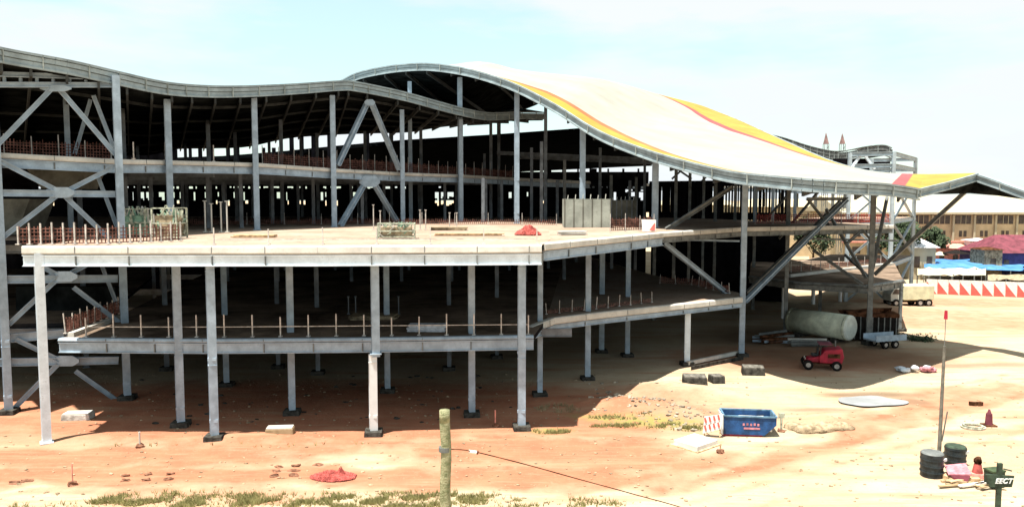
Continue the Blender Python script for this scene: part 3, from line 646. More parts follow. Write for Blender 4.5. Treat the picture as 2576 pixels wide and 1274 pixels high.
# ------------------------------------------------------------ far frame tower beyond the hall
C_ = empty('steel_frame_block', P(2240, 720, d=96).to_2d().to_3d(), 'pale steel frame block with X bracing and dark curved roof beyond the wave roof', 'building')
fx = [P(X, 500, d=d).to_2d() for X, d in ((2135, 98), (2245, 96), (2300, 110), (2190, 112))]
for q in fx:
    mb = MB(); mb.beam((q.x, q.y, -.1), (q.x, q.y, 19.4), .4, .4); mb.build('column', 'steel_mid', C_)
for z in (5, 10.6, 15.6, 17.7, 19.2):
    for a, b_ in ((0, 1), (1, 2), (2, 3)):
        mb = MB(); mb.hbeam((fx[a].x, fx[a].y, z), (fx[b_].x, fx[b_].y, z), .3, .5); mb.build('beam', 'steel_mid', C_)
for z in (5, 10.6, 15.6):
    for a, b_ in ((0, 1), (1, 2)):
        for s_ in (0, 1):
            z0, z1 = (z-5, z) if s_ else (z, z-5)
            mb = MB(); mb.hbeam((fx[a].x, fx[a].y, max(.2, z0)), (fx[b_].x, fx[b_].y, max(.2, z1)), .26, .26); mb.build('brace', 'steel_mid', C_)
for (a, b_) in (((2140, 425), (2165, 390)), ((2175, 390), (2200, 425))):
    mb = MB(); mb.beam(P(*a, d=97.8), P(*b_, d=97.8), .3, .3); mb.build('brace', 'steel_pale', C_)
slab('floor_slab', [Vector((fx[0].x-6, fx[0].y+1, 10.9)), Vector((fx[1].x, fx[1].y+.4, 10.9))], [Vector((fx[3].x-6, fx[3].y, 10.9)), Vector((fx[2].x, fx[2].y, 10.9))], .4, C_)
slab('floor_slab', [Vector((fx[0].x-6, fx[0].y+1, 5.3)), Vector((fx[1].x, fx[1].y+.4, 5.3))], [Vector((fx[3].x-6, fx[3].y, 5.3)), Vector((fx[2].x, fx[2].y, 5.3))], .4, C_)
r4 = [(1880, 322, 150), (1925, 334, 146), (1975, 346, 142), (2030, 364, 138), (2090, 378, 130), (2130, 378, 122), (2180, 368, 116), (2225, 364, 112), (2245, 371, 110)]
A4 = cat_rom([P(a, b_, d=c) for a, b_, c in r4], 30); B4 = [p+Vector((4, 16, .3)) for p in A4]
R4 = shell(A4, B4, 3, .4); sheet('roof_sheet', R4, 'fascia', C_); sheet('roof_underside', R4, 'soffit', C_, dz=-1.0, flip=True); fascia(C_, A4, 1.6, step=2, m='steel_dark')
for i in range(4, 20, 3): mb = MB(); mb.beam(A4[i]+Vector((0, .5, -1)), (A4[i].x, A4[i].y+.5, 12), .4, .4); mb.build('roof_post', 'steel_dark', C_)
mb = MB(); mb.box((P(2190, 400, d=118).x, 121, 18.7), (9, .3, 2.4)); mb.build('end_wall', 'backwall', C_)
for X, tipy, lab in ((2078, 334, 'small pointed reddish mast top beside the start of the dark curved roof'), (2119, 336, 'small pointed reddish mast top closer to the pale steel frame')):
    base_ = P(X, 362, d=150); tip = P(X, tipy, d=150)
    e_ = empty('lattice_mast', (base_.x, base_.y, 0), lab, 'mast', 'pointed mast tops above the roofs')
    mb = MB(); mb.cyl((base_.x, base_.y, base_.z), tip, .6, 4, .05); mb.build('cap', 'spire', e_)
    mb = MB(); 
    for a, b_ in ((-1, -1), (1, -1), (1, 1), (-1, 1)): mb.beam((base_.x+a*.4, base_.y+b_*.4, 0), (base_.x+a*.4, base_.y+b_*.4, base_.z), .1, .1)
    for z in range(0, int(base_.z), 2): mb.beam((base_.x-.4, base_.y-.4, z), (base_.x+.4, base_.y-.4, z+2), .07, .07)
    mb.build('lattice', 'steel_dark', e_)

# ------------------------------------------------------------ guard rails and nets
def guard(label, pts, h=1.2, step=1.6, net=None, rails=(0.55, 1.1), pm='rail', pr=.05, group='edge guard rails', lean=0.0, jit=.12, netm='net'):
    p0 = pts[0]; e_ = empty('guard_rail', p0, label, 'guard rail', group)
    for p, q in zip(pts[:-1], pts[1:]):
        L = (q-p).length; n = max(1, int(L/step))
        for k in range(n + (1 if q is pts[-1] else 0)):
            a = p.lerp(q, k/n); hh = h*(1+random.uniform(-jit, jit)); mb = MB()
            mb.beam(a+Vector((0, 0, -.02)), a+Vector((random.uniform(-lean, lean), random.uniform(-lean, lean)*.5, hh)), pr, pr); mb.box(a+Vector((0, 0, .03)), (pr*3.2, pr*3.2, .05)); mb.build('post', pm, e_)
        for r_ in rails:
            mb = MB(); m_ = 8; pr_ = p
            for k in range(m_):
                c = p.lerp(q, (k+1)/m_)+Vector((0, 0, 0)); mb.beam(pr_+Vector((0, 0, r_)), c+Vector((0, 0, r_)), .035, .045); pr_ = c
            mb.build('rail', pm, e_)
        if net:
            mb = MB(); n = int(L/.2)+1; hh = net
            for k in range(n):
                a = p.lerp(q, k/n)+Vector((0, .09, 0)); mb.beam(a+Vector((0, 0, .05)), a+Vector((.05*random.random(), 0, hh*(.8+.2*random.random()))), .06, .015)
            for k in range(int(hh/.2)):
                z = .08+k*.2; mb.beam(p+Vector((0, .07, z)), q+Vector((0, .07, z+random.uniform(-.03, .03))), .015, .05)
            mb.build('safety_net', netm, e_)
    return e_
up = lambda p, z=.06: Vector((p.x, p.y, p.z+z))
def lv(X, Y, z): return P(X, Y, z=z)
guard('low tube guard rail along the lit front edge of the upper deck', [up(Vector((-16.5, 41.75, Z2))), up(Vector((1.4, 42.4, Z2)))], h=.95, step=2.7, rails=(.30,), pr=.06)
guard('dense row of pale posts with red net on the deck before the braced bay', [up(Vector((-27.5, 42.0, Z2))), up(Vector((-22.8, 42.6, Z2))), up(Vector((-20.2, 46, Z2)))], h=1.15, step=.55, net=1.05, rails=(), pr=.07)
guard('grey tube guard rail along the lower deck over the shaded ground', [up(Vector((-25.5, 44.75, Z1))), up(Vector((-17.2, 44.7, Z1))), up(Vector((1.0, 45.6, Z1)))], h=1.25, step=1.62, rails=(.62,), pr=.07)
guard('red netted rail on the sloping lower deck edge beside the braced bay', [lv(165, 838, Z1+.2), lv(300, 788, Z1+.2)], h=1.2, step=.9, net=1.0, rails=(), pr=.06, lean=.1)
guard('red netted rail along the lower deck apron by the tall column', [lv(1375, 790, Z1+.08), lv(1500, 777, Z1+.08), lv(1640, 760, Z1+.08)], h=.9, step=1.1, net=.35, rails=(), pr=.05, lean=.1)
guard('short red netted rail at the back corner of the lower deck apron', [lv(1660, 712, Z1+.08), lv(1740, 716, Z1+.08), lv(1835, 738, Z1+.08)], h=.9, step=1.3, net=.7, rails=(), pr=.05, lean=.1)
guard('red netted rail beside the grey partitions on the upper deck', [lv(1535, 582, Z2+.08), lv(1645, 578, Z2+.08)], h=1.3, step=1.5, net=1.1, rails=(), pr=.05)
guard('red netted rail on the upper deck behind the fanned braces', [lv(1900, 563, Z2+.08), lv(2240, 560, Z2+.08)], h=1.3, step=1.8, net=1.1, rails=(), pr=.05, netm='net_bright')
guard('red netted rail on the lower deck behind the fanned braces', [lv(1990, 684, Z1+.1), lv(2235, 660, Z1+.1)], h=1.1, step=1.8, net=.7, rails=(), pr=.05)
guard('upper storey guard rail with dull red net between the inner columns', [up(Vector((P(660, 400, d=68).x, 68, 16.5))), up(Vector((P(1000, 430, d=84).x, 84, 16.4))), up(Vector((P(1290, 445, d=104).x, 104, 16.2)))], h=1.7, step=1.7, net=1.2, rails=(), pr=.06)
guard('upper storey guard rail in the braced bay with dull red net', [up(P(-60, 388, d=52)), up(P(280, 402, d=55))], h=1.4, step=1.6, net=1.2, rails=(), pr=.05)
guard('dark red netted rail on the deck in front of the rear wall', [lv(330, 566, Z2+.06), lv(900, 563, Z2+.06), lv(1400, 566, Z2+.06)], h=1.2, step=3.2, net=.6, rails=(), pr=.05)
guard('short guard rail posts on the upper floor edge beside the tall wing column', [up(l3f[2]+Vector((1.2, .1, 0))), up(l3f[3]+Vector((-.3, .1, 0))), up(l3f[4]+Vector((0, .1, 0)))], h=1.3, step=3.4, rails=(), pr=.06)

# ------------------------------------------------------------ things lying on the decks
def bundle(label, X, Y, z, w_, d_, h_, seed, rz=0.1):
    rnd = random.Random(seed); p = P(X, Y, z=z); e_ = empty('scaffold_crate', (p.x, p.y, z+.05), label, 'crate', 'crates of scaffold parts on the upper deck', rz)
    f = MB()
    for a in (-1, 1):
        for b_ in (-1, 1): f.beam((a*w_/2, b_*d_/2, 0), (a*w_/2, b_*d_/2, h_), .09, .09)
    for z_ in (.1, h_*.5, h_):
        for b_ in (-1, 1): f.beam((-w_/2, b_*d_/2, z_), (w_/2, b_*d_/2, z_), .07, .07); f.beam((b_*w_/2, -d_/2, z_), (b_*w_/2, d_/2, z_), .07, .07)
    f.build('crate_frame', 'scaffold', e_, world=False)
    t_ = MB()
    for k in range(80):
        x0 = rnd.uniform(-w_/2, w_/2); z0 = rnd.uniform(.05, h_*.8); y0 = rnd.uniform(-d_/2, d_/2)
        dx = rnd.uniform(-.5, .5); dz = rnd.uniform(.2, .9)*h_*.6; q = (max(-w_/2, min(w_/2, x0+dx)), y0+rnd.uniform(-.1, .1), min(h_*1.1, z0+dz))
        t_.beam((x0, y0, z0), q, rnd.uniform(.04, .14), .05, mi=rnd.choice((0, 0, 1, 2)))
    t_.build('loose_tubes', ['scaffold', 'cap', 'scaffold_g'], e_, world=False)
    s_ = MB(); s_.box((0, 0, h_*.4), (w_*.86, d_*.8, h_*.72)); s_.build('stacked_sheets', 'scaffold_g' if seed % 2 else 'ply', e_, world=False)
bundle('tall crate of tangled scaffold tubes beside the tall wing column', 342, 594, Z2, 1.75, 1.3, 1.85, 3)
bundle('tall crate with green sheeting at the first column of the open bay', 428, 600, Z2, 1.65, 1.3, 1.95, 4, -.1)
bundle('low wide crate of scaffold parts on the deck before the V braces', 998, 600, Z2, 2.35, 1.3, .95, 6)
def stick(name, label, cat_, pts, r=.05, m='rail', group=None, top=None):
    e_ = empty(name, pts[0], label, cat_, group); mb = MB(); mb.cyl(pts[0], pts[1], r, 8); mb.build('shaft', m, e_)
    mb = MB(); mb.box(Vector(pts[0])+Vector((0, 0, .04)), (r*5, r*5, .06)); mb.build('base_plate', m, e_)
    mb = MB(); mb.box(Vector(pts[1]), (r*4, r*4, .05)); mb.build('head_plate', m, e_)
for k, (X, top) in enumerate(((517, 505), (533, 512), (557, 508), (572, 506))):
    a = lv(X, 584, Z2+.03); stick('steel_prop', '%s of the four tall pale props standing beyond the green sheeted crate' % ('first', 'second', 'third', 'fourth')[k], 'prop', [a, Vector((a.x, a.y, P(X, top, d=a.y).z))], .06, 'cap', 'tall steel props on the upper deck')
for k, (X, top) in enumerate(((940, 515), (957, 530), (1057, 528), (1071, 528), (1131, 535), (1149, 535))):
    a = lv(X, 578, Z2+.03); stick('steel_prop', '%s thin prop along the deck around the low scaffold crate' % ('first', 'second', 'third', 'fourth', 'fifth', 'sixth')[k], 'prop', [a, Vector((a.x, a.y, P(X, top, d=a.y).z))], .045, 'rail', 'short steel props on the upper deck')
for k, X in enumerate((895, 877, 1003)):
    a = lv(X, 790, Z1+.03); stick('steel_prop', ('thin prop on the lower deck just before the front column', 'thinnest prop on the lower deck in the shaded bay', 'lone prop on the lower deck beyond the front column')[k], 'prop', [a, Vector((a.x, a.y, P(X, 745, d=a.y).z))], .045, 'inner', 'steel props on the lower deck')
# grey partition walls
for X0, X1, Yb, Yt, mm, lab in ((1420, 1535, 572, 500, 'panel', 'light grey panelled cabin on the upper deck behind the hall column'), (1538, 1602, 566, 503, 'panel_dark', 'darker brown grey cabin end beside the light grey cabin')):
    a = lv(X0, Yb, Z2); b_ = Vector((P(X1, Yb, d=a.y+.4).x, a.y+.4, Z2)); ht = P(X0, Yt, d=a.y).z-Z2
    e_ = empty('site_cabin', a, lab, 'cabin'); mb = MB(); mb.prism([a, b_, b_+Vector((0, 0, ht)), a+Vector((0, 0, ht))], (0, 3, 0)); mb.build('wall', mm, e_)
    mb = MB(); L = (b_-a).length; n = 5
    for k in range(n+1):
        q = a.lerp(b_, k/n)+Vector((0, -.03, 0)); mb.beam(q, q+Vector((0, 0, ht+.05)), .07, .05)
    mb.build('panel_joint', 'panel_dark' if mm == 'panel' else 'inner', e_)
    for k in range(6): q = a.lerp(b_, (k+.5)/6)+Vector((0, 1, ht)); mb = MB(); mb.beam(q, q+Vector((.05, 0, .25+.2*random.random())), .06, .06); mb.build('roof_stub', 'cap', e_)
def netpile(label, p, rx, ry, h, seed, m='net_bright', spike=False):
    e_ = empty('net_heap', p, label, 'net', 'heaps of red netting'); rnd = random.Random(seed); mb = MB()
    def hz(u, v):
        r_ = math.sqrt(u*u+v*v); base_ = max(0, 1-r_**1.6)
        if spike: base_ = max(base_*.5, max(0, 1-abs(u-.35)*2.6)**1.3*max(0, 1-abs(v)*1.6))
        return h*base_*(1+.5*noise.noise(Vector((u*3, v*3, seed))))
    n = 26
    for i in range(n):
        for j in range(n):
            u, v = -1+2*i/n, -1+2*j/n
            if u*u+v*v > 1.05: continue
            a = p+Vector((u*rx, v*ry, hz(u, v)+.02)); 
            for du, dv in ((2/n, 0), (0, 2/n), (2/n, 2/n)):
                q = p+Vector(((u+du)*rx, (v+dv)*ry, hz(u+du, v+dv)+.02+rnd.uniform(-.04, .06))); mb.beam(a, q, .05, .03)
    mb.build('mesh_folds', m, e_)
    if spike:
        st_ = MB(); st_.beam(p+Vector((.35*rx, 0, 0)), p+Vector((.35*rx, 0, h*1.15)), .05, .05); st_.build('stake', 'timber', e_)
netpile('rumpled red net lying on the lit upper deck', lv(1328, 590, Z2+.03), .95, .9, .6, 5)
netpile('bright red net heap hung on a stake in the orange dirt', G(838, 1200)+Vector((0, 0, .02)), 1.1, .6, .5, 8, spike=True)
mb = MB(); a = lv(1616, 582, Z2+.05); e_ = empty('board', a, 'pale board leaning by the red netted rail on the upper deck', 'board'); mb.prism([a, a+Vector((1.1, .3, 0)), a+Vector((1.15, .5, .9)), a+Vector((-.05, .2, .95))], (0, .06, 0)); mb.build('face', 'offwhite', e_)
mb = MB(); mb.prism([a+Vector((.55, .08, .1)), a+Vector((1.0, .2, .1)), a+Vector((1.05, .4, .7))], (0, -.03, 0)); mb.build('red_triangle', 'red_sign', e_)
# low stacks on lower deck
def boards(label, p, w_, d_, n, m, rz=0, group=None, name='board_stack'):
    e_ = empty(name, p, label, 'boards', group, rz)
    for k in range(n):
        mb = MB(); mb.box((random.uniform(-.08, .08), random.uniform(-.05, .05), .05+k*.09), (w_*random.uniform(.9, 1), d_, .07), random.uniform(-.06, .06)); mb.build('board', m, e_, world=False)
boards('pale blue grey sheet stack on the lower deck near the end column', lv(1075, 832, Z1+.02), 2.4, .8, 5, 'cloth_w')
boards('wide sheet stack lying deep on the shaded lower deck', lv(940, 800, Z1+.02), 3.4, 1.6, 3, 'ply')
boards('timber boards stacked on the upper deck along the front rail', lv(640, 596, Z2+.02), 3.0, .8, 2, 'timber')
boards('long thin planks lying along the lit upper deck', lv(1180, 592, Z2+.02), 5.0, .5, 2, 'timber')
boards('plywood sheets stacked behind the long planks', lv(1130, 578, Z2+.02), 3.2, 1.2, 3, 'ply')
boards('pale boards by the edge of the upper deck apron', lv(1440, 590, Z2+.02), 2.2, .7, 3, 'cap', .4)

# ------------------------------------------------------------ concrete blocks on the ground
def block(label, X, Y, w_, d_, h_, m='footing', rz=.1, topm='blocktop'):
    p = G(X, Y); p.z = gz(p.x, p.y); e_ = empty('concrete_block', p, label, 'block', 'loose concrete blocks', rz)
    mb = MB(); mb.box((0, 0, h_/2-.05), (w_, d_, h_), taper=.95); mb.build('body', m, e_, world=False, bevel=.04)
    mb = MB(); mb.box((0, 0, h_-.02), (w_*.9, d_*.9, .06)); mb.build('top', topm, e_, world=False)  # paler top layer: sunlight put into the colour
block('dark concrete block with top coloured as sunlit, first of the pair by the slim column', 1747, 968, 1.75, 1.3, .6, rz=-.15)
block('smaller dark concrete block of the pair by the slim column', 1802, 962, .95, 1.0, .55, rz=.2)
block('dark concrete block lying beyond the foot of the tall hall column', 1894, 940, 1.7, 1.2, .6, rz=-.2)
block('low tan block inside the braced bay on the pale dirt', 197, 1052, 1.7, .9, .4, 'concrete', topm='cap')
block('rough tan block of rubble at the shadow line', 705, 1092, 1.6, .7, .38, 'straw', topm='cap')
p = G(1750, 1118); e_ = empty('concrete_slab', p, 'low pale square slab lying in front of the striped board', 'slab', None, .7)
mb = MB(); mb.box((0, 0, .15), (1.9, 1.6, .3), taper=.97); mb.build('slab_body', 'cap', e_, world=False, bevel=.03); mb = MB(); mb.box((0, 0, .0), (2.15, 1.85, .12)); mb.build('base_board', 'timber', e_, world=False)
mb = MB(); a = G(1730, 920)+Vector((0, 0, .25)); b_ = G(1858, 893)+Vector((0, 0, .25)); e_ = empty('ground_beam', a, 'pale ground beam joining the slim column to the tall hall column', 'beam'); mb.beam(a, b_, .25, .3); mb.build('beam_body', 'cap', e_)
mb = MB(); mb.prism([G(1738, 930), G(1870, 903), G(1870, 903)+Vector((0, 0, .3)), G(1738, 930)+Vector((0, 0, .3))], (0, -.08, 0)); mb.build('shutter_board', 'footing', e_)

# ------------------------------------------------------------ blue skip
p = G(1880, 1088); e_ = empty('waste_skip', p, 'blue open waste skip with red lettering on its side', 'skip', None, -.12)
L_, W_, Hh = 2.9, 1.5, 1.15
def skipshell(s, inset=0.0):
    z0 = .12+inset; o = []
    return [(-L_/2+inset, z0), (L_*.28, z0), (L_/2-inset, Hh*.62), (L_/2-inset, Hh), (-L_/2+inset, Hh)]
for sy, nm in ((-W_/2, 'side'), (W_/2-.05, 'side')):
    mb = MB(); mb.prism([(a, sy, b_) for a, b_ in skipshell(0)], (0, .05, 0)); mb.build('side_plate', 'blue', e_, world=False)
mb = MB(); mb.box((-L_*.11, 0, .14), (L_*.76, W_-.12, .05)); mb.box((-L_/2+.03, 0, .63), (.05, W_-.12, 1.0)); mb.build('floor_and_end', 'blue', e_, world=False)
mb = MB(); mb.prism([(L_*.28, -W_/2+.06, .12), (L_/2-.01, -W_/2+.06, Hh*.62), (L_/2-.01, -W_/2+.06, Hh), (L_/2-.06, -W_/2+.06, Hh), (L_/2-.06, -W_/2+.06, Hh*.64), (L_*.26, -W_/2+.06, .17)], (0, W_-.12, 0)); mb.build('sloped_end', 'blue_in', e_, world=False)
mb = MB()
for sy in (-1, 1): mb.beam((-L_/2, sy*W_/2, Hh+.03), (L_/2, sy*W_/2, Hh+.03), .1, .08)
for sx in (-1, 1): mb.beam((sx*L_/2, -W_/2, Hh+.034), (sx*L_/2, W_/2, Hh+.034), .1, .08)
mb.build('rim', 'blue_in', e_, world=False)
mb = MB(); mb.box((-L_/2-.06, 0, .6), (.07, W_*.96, 1.05)); mb.build('tailgate', 'sign_w', e_, world=False)
mb = MB(); mb.box((.1, 0, .55), (2.3, 1.2, .5)); mb.blob((0, 0, .8), (1.0, .5, .2), jag=.5); mb.build('rubble_load', 'cap', e_, world=False)
mb = MB(); 
for k in range(5): mb.box((-.35+k*.2, -W_/2-.015, .72+.02*(k % 2)), (.11, .02, .13))
mb.box((.1, -W_/2-.015, .5), (.9, .02, .10)); mb.build('side_lettering', 'pink', e_, world=False)
mb = MB(); mb.box((-.4, 0, .04), (2.2, 1.3, .1)); mb.build('skid', 'redpaint', e_, world=False)
# striped board
p = G(1790, 1098); e_ = empty('warning_board', p, 'tilted white board with red slanted stripes standing by the blue skip', 'warning board', None, -.3)
mb = MB(); q = [(-.5, 0, .15), (.5, 0, .5), (.62, .1, 1.35), (-.42, .1, 1.1)]; mb.prism(q, (0, .05, 0)); mb.build('panel', 'offwhite', e_, world=False)
mb = MB()
for r_ in (0, 1):
    for k in range(4):
        x0 = -.36+k*.24; z0 = .32+.32*(x0+.5)+r_*.42; mb.prism([(x0, -.012+.1*r_*.4, z0), (x0+.1, -.012+.1*r_*.4, z0+.03), (x0+.02, .012+.1*r_*.4-.01, z0+.3), (x0-.08, .012+.1*r_*.4-.01, z0+.27)], (0, -.02, 0))
mb.build('stripes', 'red_sign', e_, world=False)
mb = MB(); mb.beam((-.4, .1, 0), (-.35, .12, 1.0), .06, .06); mb.beam((.45, .1, 0), (.5, .12, 1.2), .06, .06); mb.beam((-.3, .7, 0), (-.2, .1, .9), .05, .05); mb.build('legs', 'timber', e_, world=False)
# small stakes
def stake(label, X, Y, Yt, m, r=.05, head=None):
    p = G(X, Y); e_ = empty('survey_stake', p, label, 'stake', 'stakes standing on the site'); mb = MB(); mb.cyl(p+Vector((0, 0, -.1)), Vector((p.x, p.y, P(X, Yt, d=p.y).z)), r, 6); mb.build('shaft', m, e_)
    if head:
        mb = MB(); mb.box((p.x, p.y-.02, P(X, Yt, d=p.y).z-.1), (.36, .06, .28)); mb.build('plate', head, e_)
    mb = MB(); mb.blob(p+Vector((0, 0, .04)), (.22, .2, .16), jag=.4, seed=X); mb.build('base_clod', 'stone', e_)
stake('white stick in a brown clod in front of the shaded first bay', 352, 1123, 1085, 'cap', .05)
stake('thin pale stake in the shade before the end column', 1246, 1072, 1030, 'salmon', .04)
stake('pale green plated stake beside the blue skip', 1965, 1086, 1040, 'scaffold', .06, 'scaffold')
stake('short stake with a brown clod in front of the pale square slab', 1812, 1138, 1115, 'timber', .04)
stake('thin stake on the dirt near the cable end', 183, 1220, 1165, 'salmon', .03)

# ------------------------------------------------------------ tank, red machine, scrap under the hall
p = G(2070, 852); e_ = empty('storage_tank', p, 'long pale green cylinder tank lying under the hall with a whitish end', 'tank', None, -.92)
mb = MB(); mb.cyl((-3.4, 0, 1.45), (2.7, 0, 1.45), 1.2, 28); mb.build('shell', 'tank', e_, world=False, smooth=True)
mb = MB(); mb.cyl((2.7, 0, 1.45), (2.82, 0, 1.45), 1.2, 28, 1.05); mb.build('end_cap', 'tank_end', e_, world=False)
for x in (-3.2, 2.45): mb = MB(); mb.cyl((x, 0, 1.45), (x+.06, 0, 1.45), 1.215, 28); mb.build('hoop', 'scaffold', e_, world=False)
for x in (-2.2, 1.6):
    mb = MB(); mb.box((x, 0, .15), (.5, 2.1, .5)); mb.build('cradle', 'footing', e_, world=False)
def wheel(parent, c, r, wdt, world=False):
    mb = MB(); mb.cyl((c[0], c[1]-wdt/2, c[2]), (c[0], c[1]+wdt/2, c[2]), r, 20); o = mb.build('wheel', 'rubber', parent, world=world, smooth=False)
    mb = MB(); mb.cyl((c[0], c[1]-wdt/2-.02, c[2]), (c[0], c[1]+wdt/2+.02, c[2]), r*.5, 14)
    h_ = mb.build('hub', 'hub', o, world=False); return o
p = G(2068, 925); e_ = empty('site_dumper', p, 'red wheeled site machine with pale hubs parked in the shade by the tank', 'machine', None, -.25)
mb = MB(); mb.prism([(-.3, -.75, .55), (1.35, -.75, .55), (1.5, -.75, 1.1), (1.35, -.75, 1.75), (.1, -.75, 1.55), (-.35, -.75, 1.0)], (0, 1.5, 0)); mb.build('body', 'redpaint', e_, world=False, bevel=.06)
mb = MB(); mb.prism([(-1.35, -.5, .55), (-.3, -.5, .55), (-.3, -.5, 1.0), (-1.1, -.5, .85)], (0, 1.0, 0)); mb.build('nose', 'redpaint', e_, world=False, bevel=.05)
mb = MB(); mb.box((0, 0, .5), (2.7, .8, .18)); mb.build('chassis', 'brown', e_, world=False)
mb = MB(); mb.box((-.6, 0, 1.1), (.5, .6, .12)); mb.box((-.38, 0, 1.35), (.1, .6, .5)); mb.build('driver_seat', 'black', e_, world=False)
for y in (-.6, .6): mb = MB(); mb.beam((-.25, y, 1.0), (-.2, y, 2.0), .06, .06); mb.build('roll_bar', 'black', e_, world=False)
mb = MB(); mb.box((.15, 0, 2.02), (1.0, 1.4, .06)); mb.build('canopy', 'maroon', e_, world=False)
for y in (-.3, .3): mb = MB(); mb.cyl((-1.36, y, .78), (-1.30, y, .78), .1, 10); mb.build('headlight', 'hub', e_, world=False)
mb = MB(); mb.prism([(.3, -.76, 1.0), (1.2, -.76, 1.0), (1.2, -.76, 1.35), (.3, -.76, 1.3)], (0, -.02, 0)); mb.build('side_grille', 'brown', e_, world=False)
mb = MB(); mb.cyl((1.0, .4, 1.7), (1.0, .4, 2.2), .05, 8); mb.build('exhaust', 'steel_dark', e_, world=False)
for x in (-1.15, .95):
    for y in (-.78, .78): wheel(e_, (x, y, .38), .38, .28)
# steel scrap stack beside the tank
p = G(1945, 862); e_ = empty('steel_stack', p, 'stack of grey steel sections beside the storage tank', 'steel stack', None, .2)
for k in range(14):
    mb = MB(); x = random.uniform(-1.4, 1.4); z = .15+.16*(k//3); mb.hbeam((-1.8+random.random()*.6, random.uniform(-.9, .9), z), (1.8, random.uniform(-.9, .9), z+random.uniform(0, .25)), .2, .2, .03); mb.build('section', random.choice(('steel', 'steel_dark', 'brown')), e_, world=False)
p = G(2035, 872); e_ = empty('steel_stack', p, 'low dark steel sections with one white pipe in front of the tank', 'steel stack', None, -.1)
for k in range(8):
    mb = MB(); mb.hbeam((-1.9+random.random()*.4, random.uniform(-.5, .5), .15+.07*k), (1.7, random.uniform(-.5, .5), .15+.07*k), .2, .16, .03); mb.build('section', ('cap', 'steel_dark')[k != 7], e_, world=False)
p = G(2195, 860); e_ = empty('open_container', p, 'rust brown open topped container behind the fan column', 'container', None, -.22)
mb = MB(); mb.box((0, 1.2, 2.55), (4.6, 2.2, .35)); mb.blob((0, 1.2, 2.6), (2.3, 1.0, .5), jag=.4); mb.build('load', 'brown', e_, world=False)
mb = MB(); mb.box((0, 1.2, 1.3), (4.4, 2.0, 2.2)); mb.build('body', 'rubber', e_, world=False)
mb = MB()
for k in range(9): mb.box((-2.1+k*.52, .16, 1.3), (.09, .08, 2.2))
mb.build('side_ribs', 'steel_dark', e_, world=False)
p = G(2225, 872); e_ = empty('flat_trailer', p, 'grey flat trailer with low sides standing in front of the brown container', 'trailer', None, .3)
mb = MB(); mb.box((0, 0, .75), (3.4, 1.6, .12)); mb.box((0, -.78, 1.0), (3.4, .06, .45)); mb.box((0, .78, 1.0), (3.4, .06, .45)); mb.build('bed', 'steel', e_, world=False)
for x in (-.6, .5):
    for y in (-.7, .7): wheel(e_, (x, y, .36), .36, .22)
mb = MB(); mb.beam((1.7, 0, .7), (2.7, 0, .5), .1, .1); mb.build('drawbar', 'steel_dark', e_, world=False)
p = G(2308, 934); e_ = empty('sack_pile', p, 'pile of white and pale blue sacks at the edge of the hall shade', 'sacks', None, 0)
for k in range(14):
    mb = MB(); a = random.uniform(-1.3, 1.3); mb.blob((a, random.uniform(-.4, .4), .18+.18*(k % 2)*(abs(a) < .9)), (.38, .25, .17), jag=.25, seed=k); mb.build('sack', random.choice(('cloth_w', 'cloth_w', 'steel_pale', 'pink')), e_, world=False, smooth=True)
pm = MB(); c = G(2188, 1012); pts = []
for k in range(40):
    a = 2*math.pi*k/40; rr = 1+.15*noise.noise(Vector((math.cos(a)*1.4, math.sin(a)*1.4, 4)))*2; pts.append(Vector((c.x+2.1*rr*math.cos(a), c.y+1.35*rr*math.sin(a), .12)))
pm.add(pts, [tuple(range(40))]); 
M['puddle'] = mat('puddle_water', (0.27, 0.28, 0.285), 0.3, 0, 0.1, .5)
tag(pm.build('puddle', 'puddle'), kind='structure')

p = G(2062, 1082); mb = MB()
for k in range(9): mb.blob((p.x-1.3+k*.33, p.y+random.uniform(-.3, .3), .12), (.75, .5, random.uniform(.26, .42)), 18, .16, seed=k+3)
tag(mb.build('sand_heap', 'sandheap', smooth=True), 'long low tan heap of sand between the blue skip and the puddle', 'sand heap')
# ------------------------------------------------------------ mast, drums, junk and sign post
p = G(2362, 1146); zt = P(2362, 870, d=p.y).z; zl = P(2365, 790, d=p.y).z
e_ = empty('lamp_mast', p, 'tall thin grey mast with a small red lamp rising between the black drums', 'mast')
mb = MB(); mb.cyl(p+Vector((0, 0, -.1)), (p.x+.05, p.y, zt), .10, 10, .07); mb.build('pole', 'mast', e_)
mb = MB(); mb.cyl((p.x+.05, p.y, zt), (p.x+.06, p.y, zl-.2), .02, 6); mb.build('whip', 'steel_dark', e_)
mb = MB(); mb.cyl((p.x+.06, p.y, zl-.25), (p.x+.06, p.y, zl+.2), .09, 10, .07); mb.build('lamp', 'redpaint', e_)
mb = MB(); mb.beam((p.x+.12, p.y, .8), (p.x+.35, p.y, 2.4), .05, .05); mb.build('stay', 'mast', e_)
for X, Y, r_, h_, lab in ((2343, 1196, .52, 1.15, 'larger black drum standing under the mast'), (2402, 1168, .50, .95, 'black drum with greenish lid beyond the mast')):
    p = G(X, Y); e_ = empty('plastic_drum', p, lab, 'drum', 'black drums around the mast')
    mb = MB(); mb.cyl(p, p+Vector((0, 0, h_)), r_*.95, 24, r_); mb.build('barrel', 'black', e_, smooth=False)
    mb = MB(); mb.cyl(p+Vector((0, 0, h_)), p+Vector((0, 0, h_+.06)), r_*.98, 24, r_*.9); mb.build('lid', 'steel_dark' if X < 2400 else 'green', e_)
    for z in (.25, .55, .85):
        mb = MB(); mb.cyl(p+Vector((0, 0, z)), p+Vector((0, 0, z+.05)), r_*1.03, 24); mb.build('hoop', 'black', e_)
    mb = MB(); mb.box(p+Vector((r_*.8, -r_*.6, h_*.78)), (.36, .06, .13), .5); mb.build('label_patch', 'sign_w', e_)
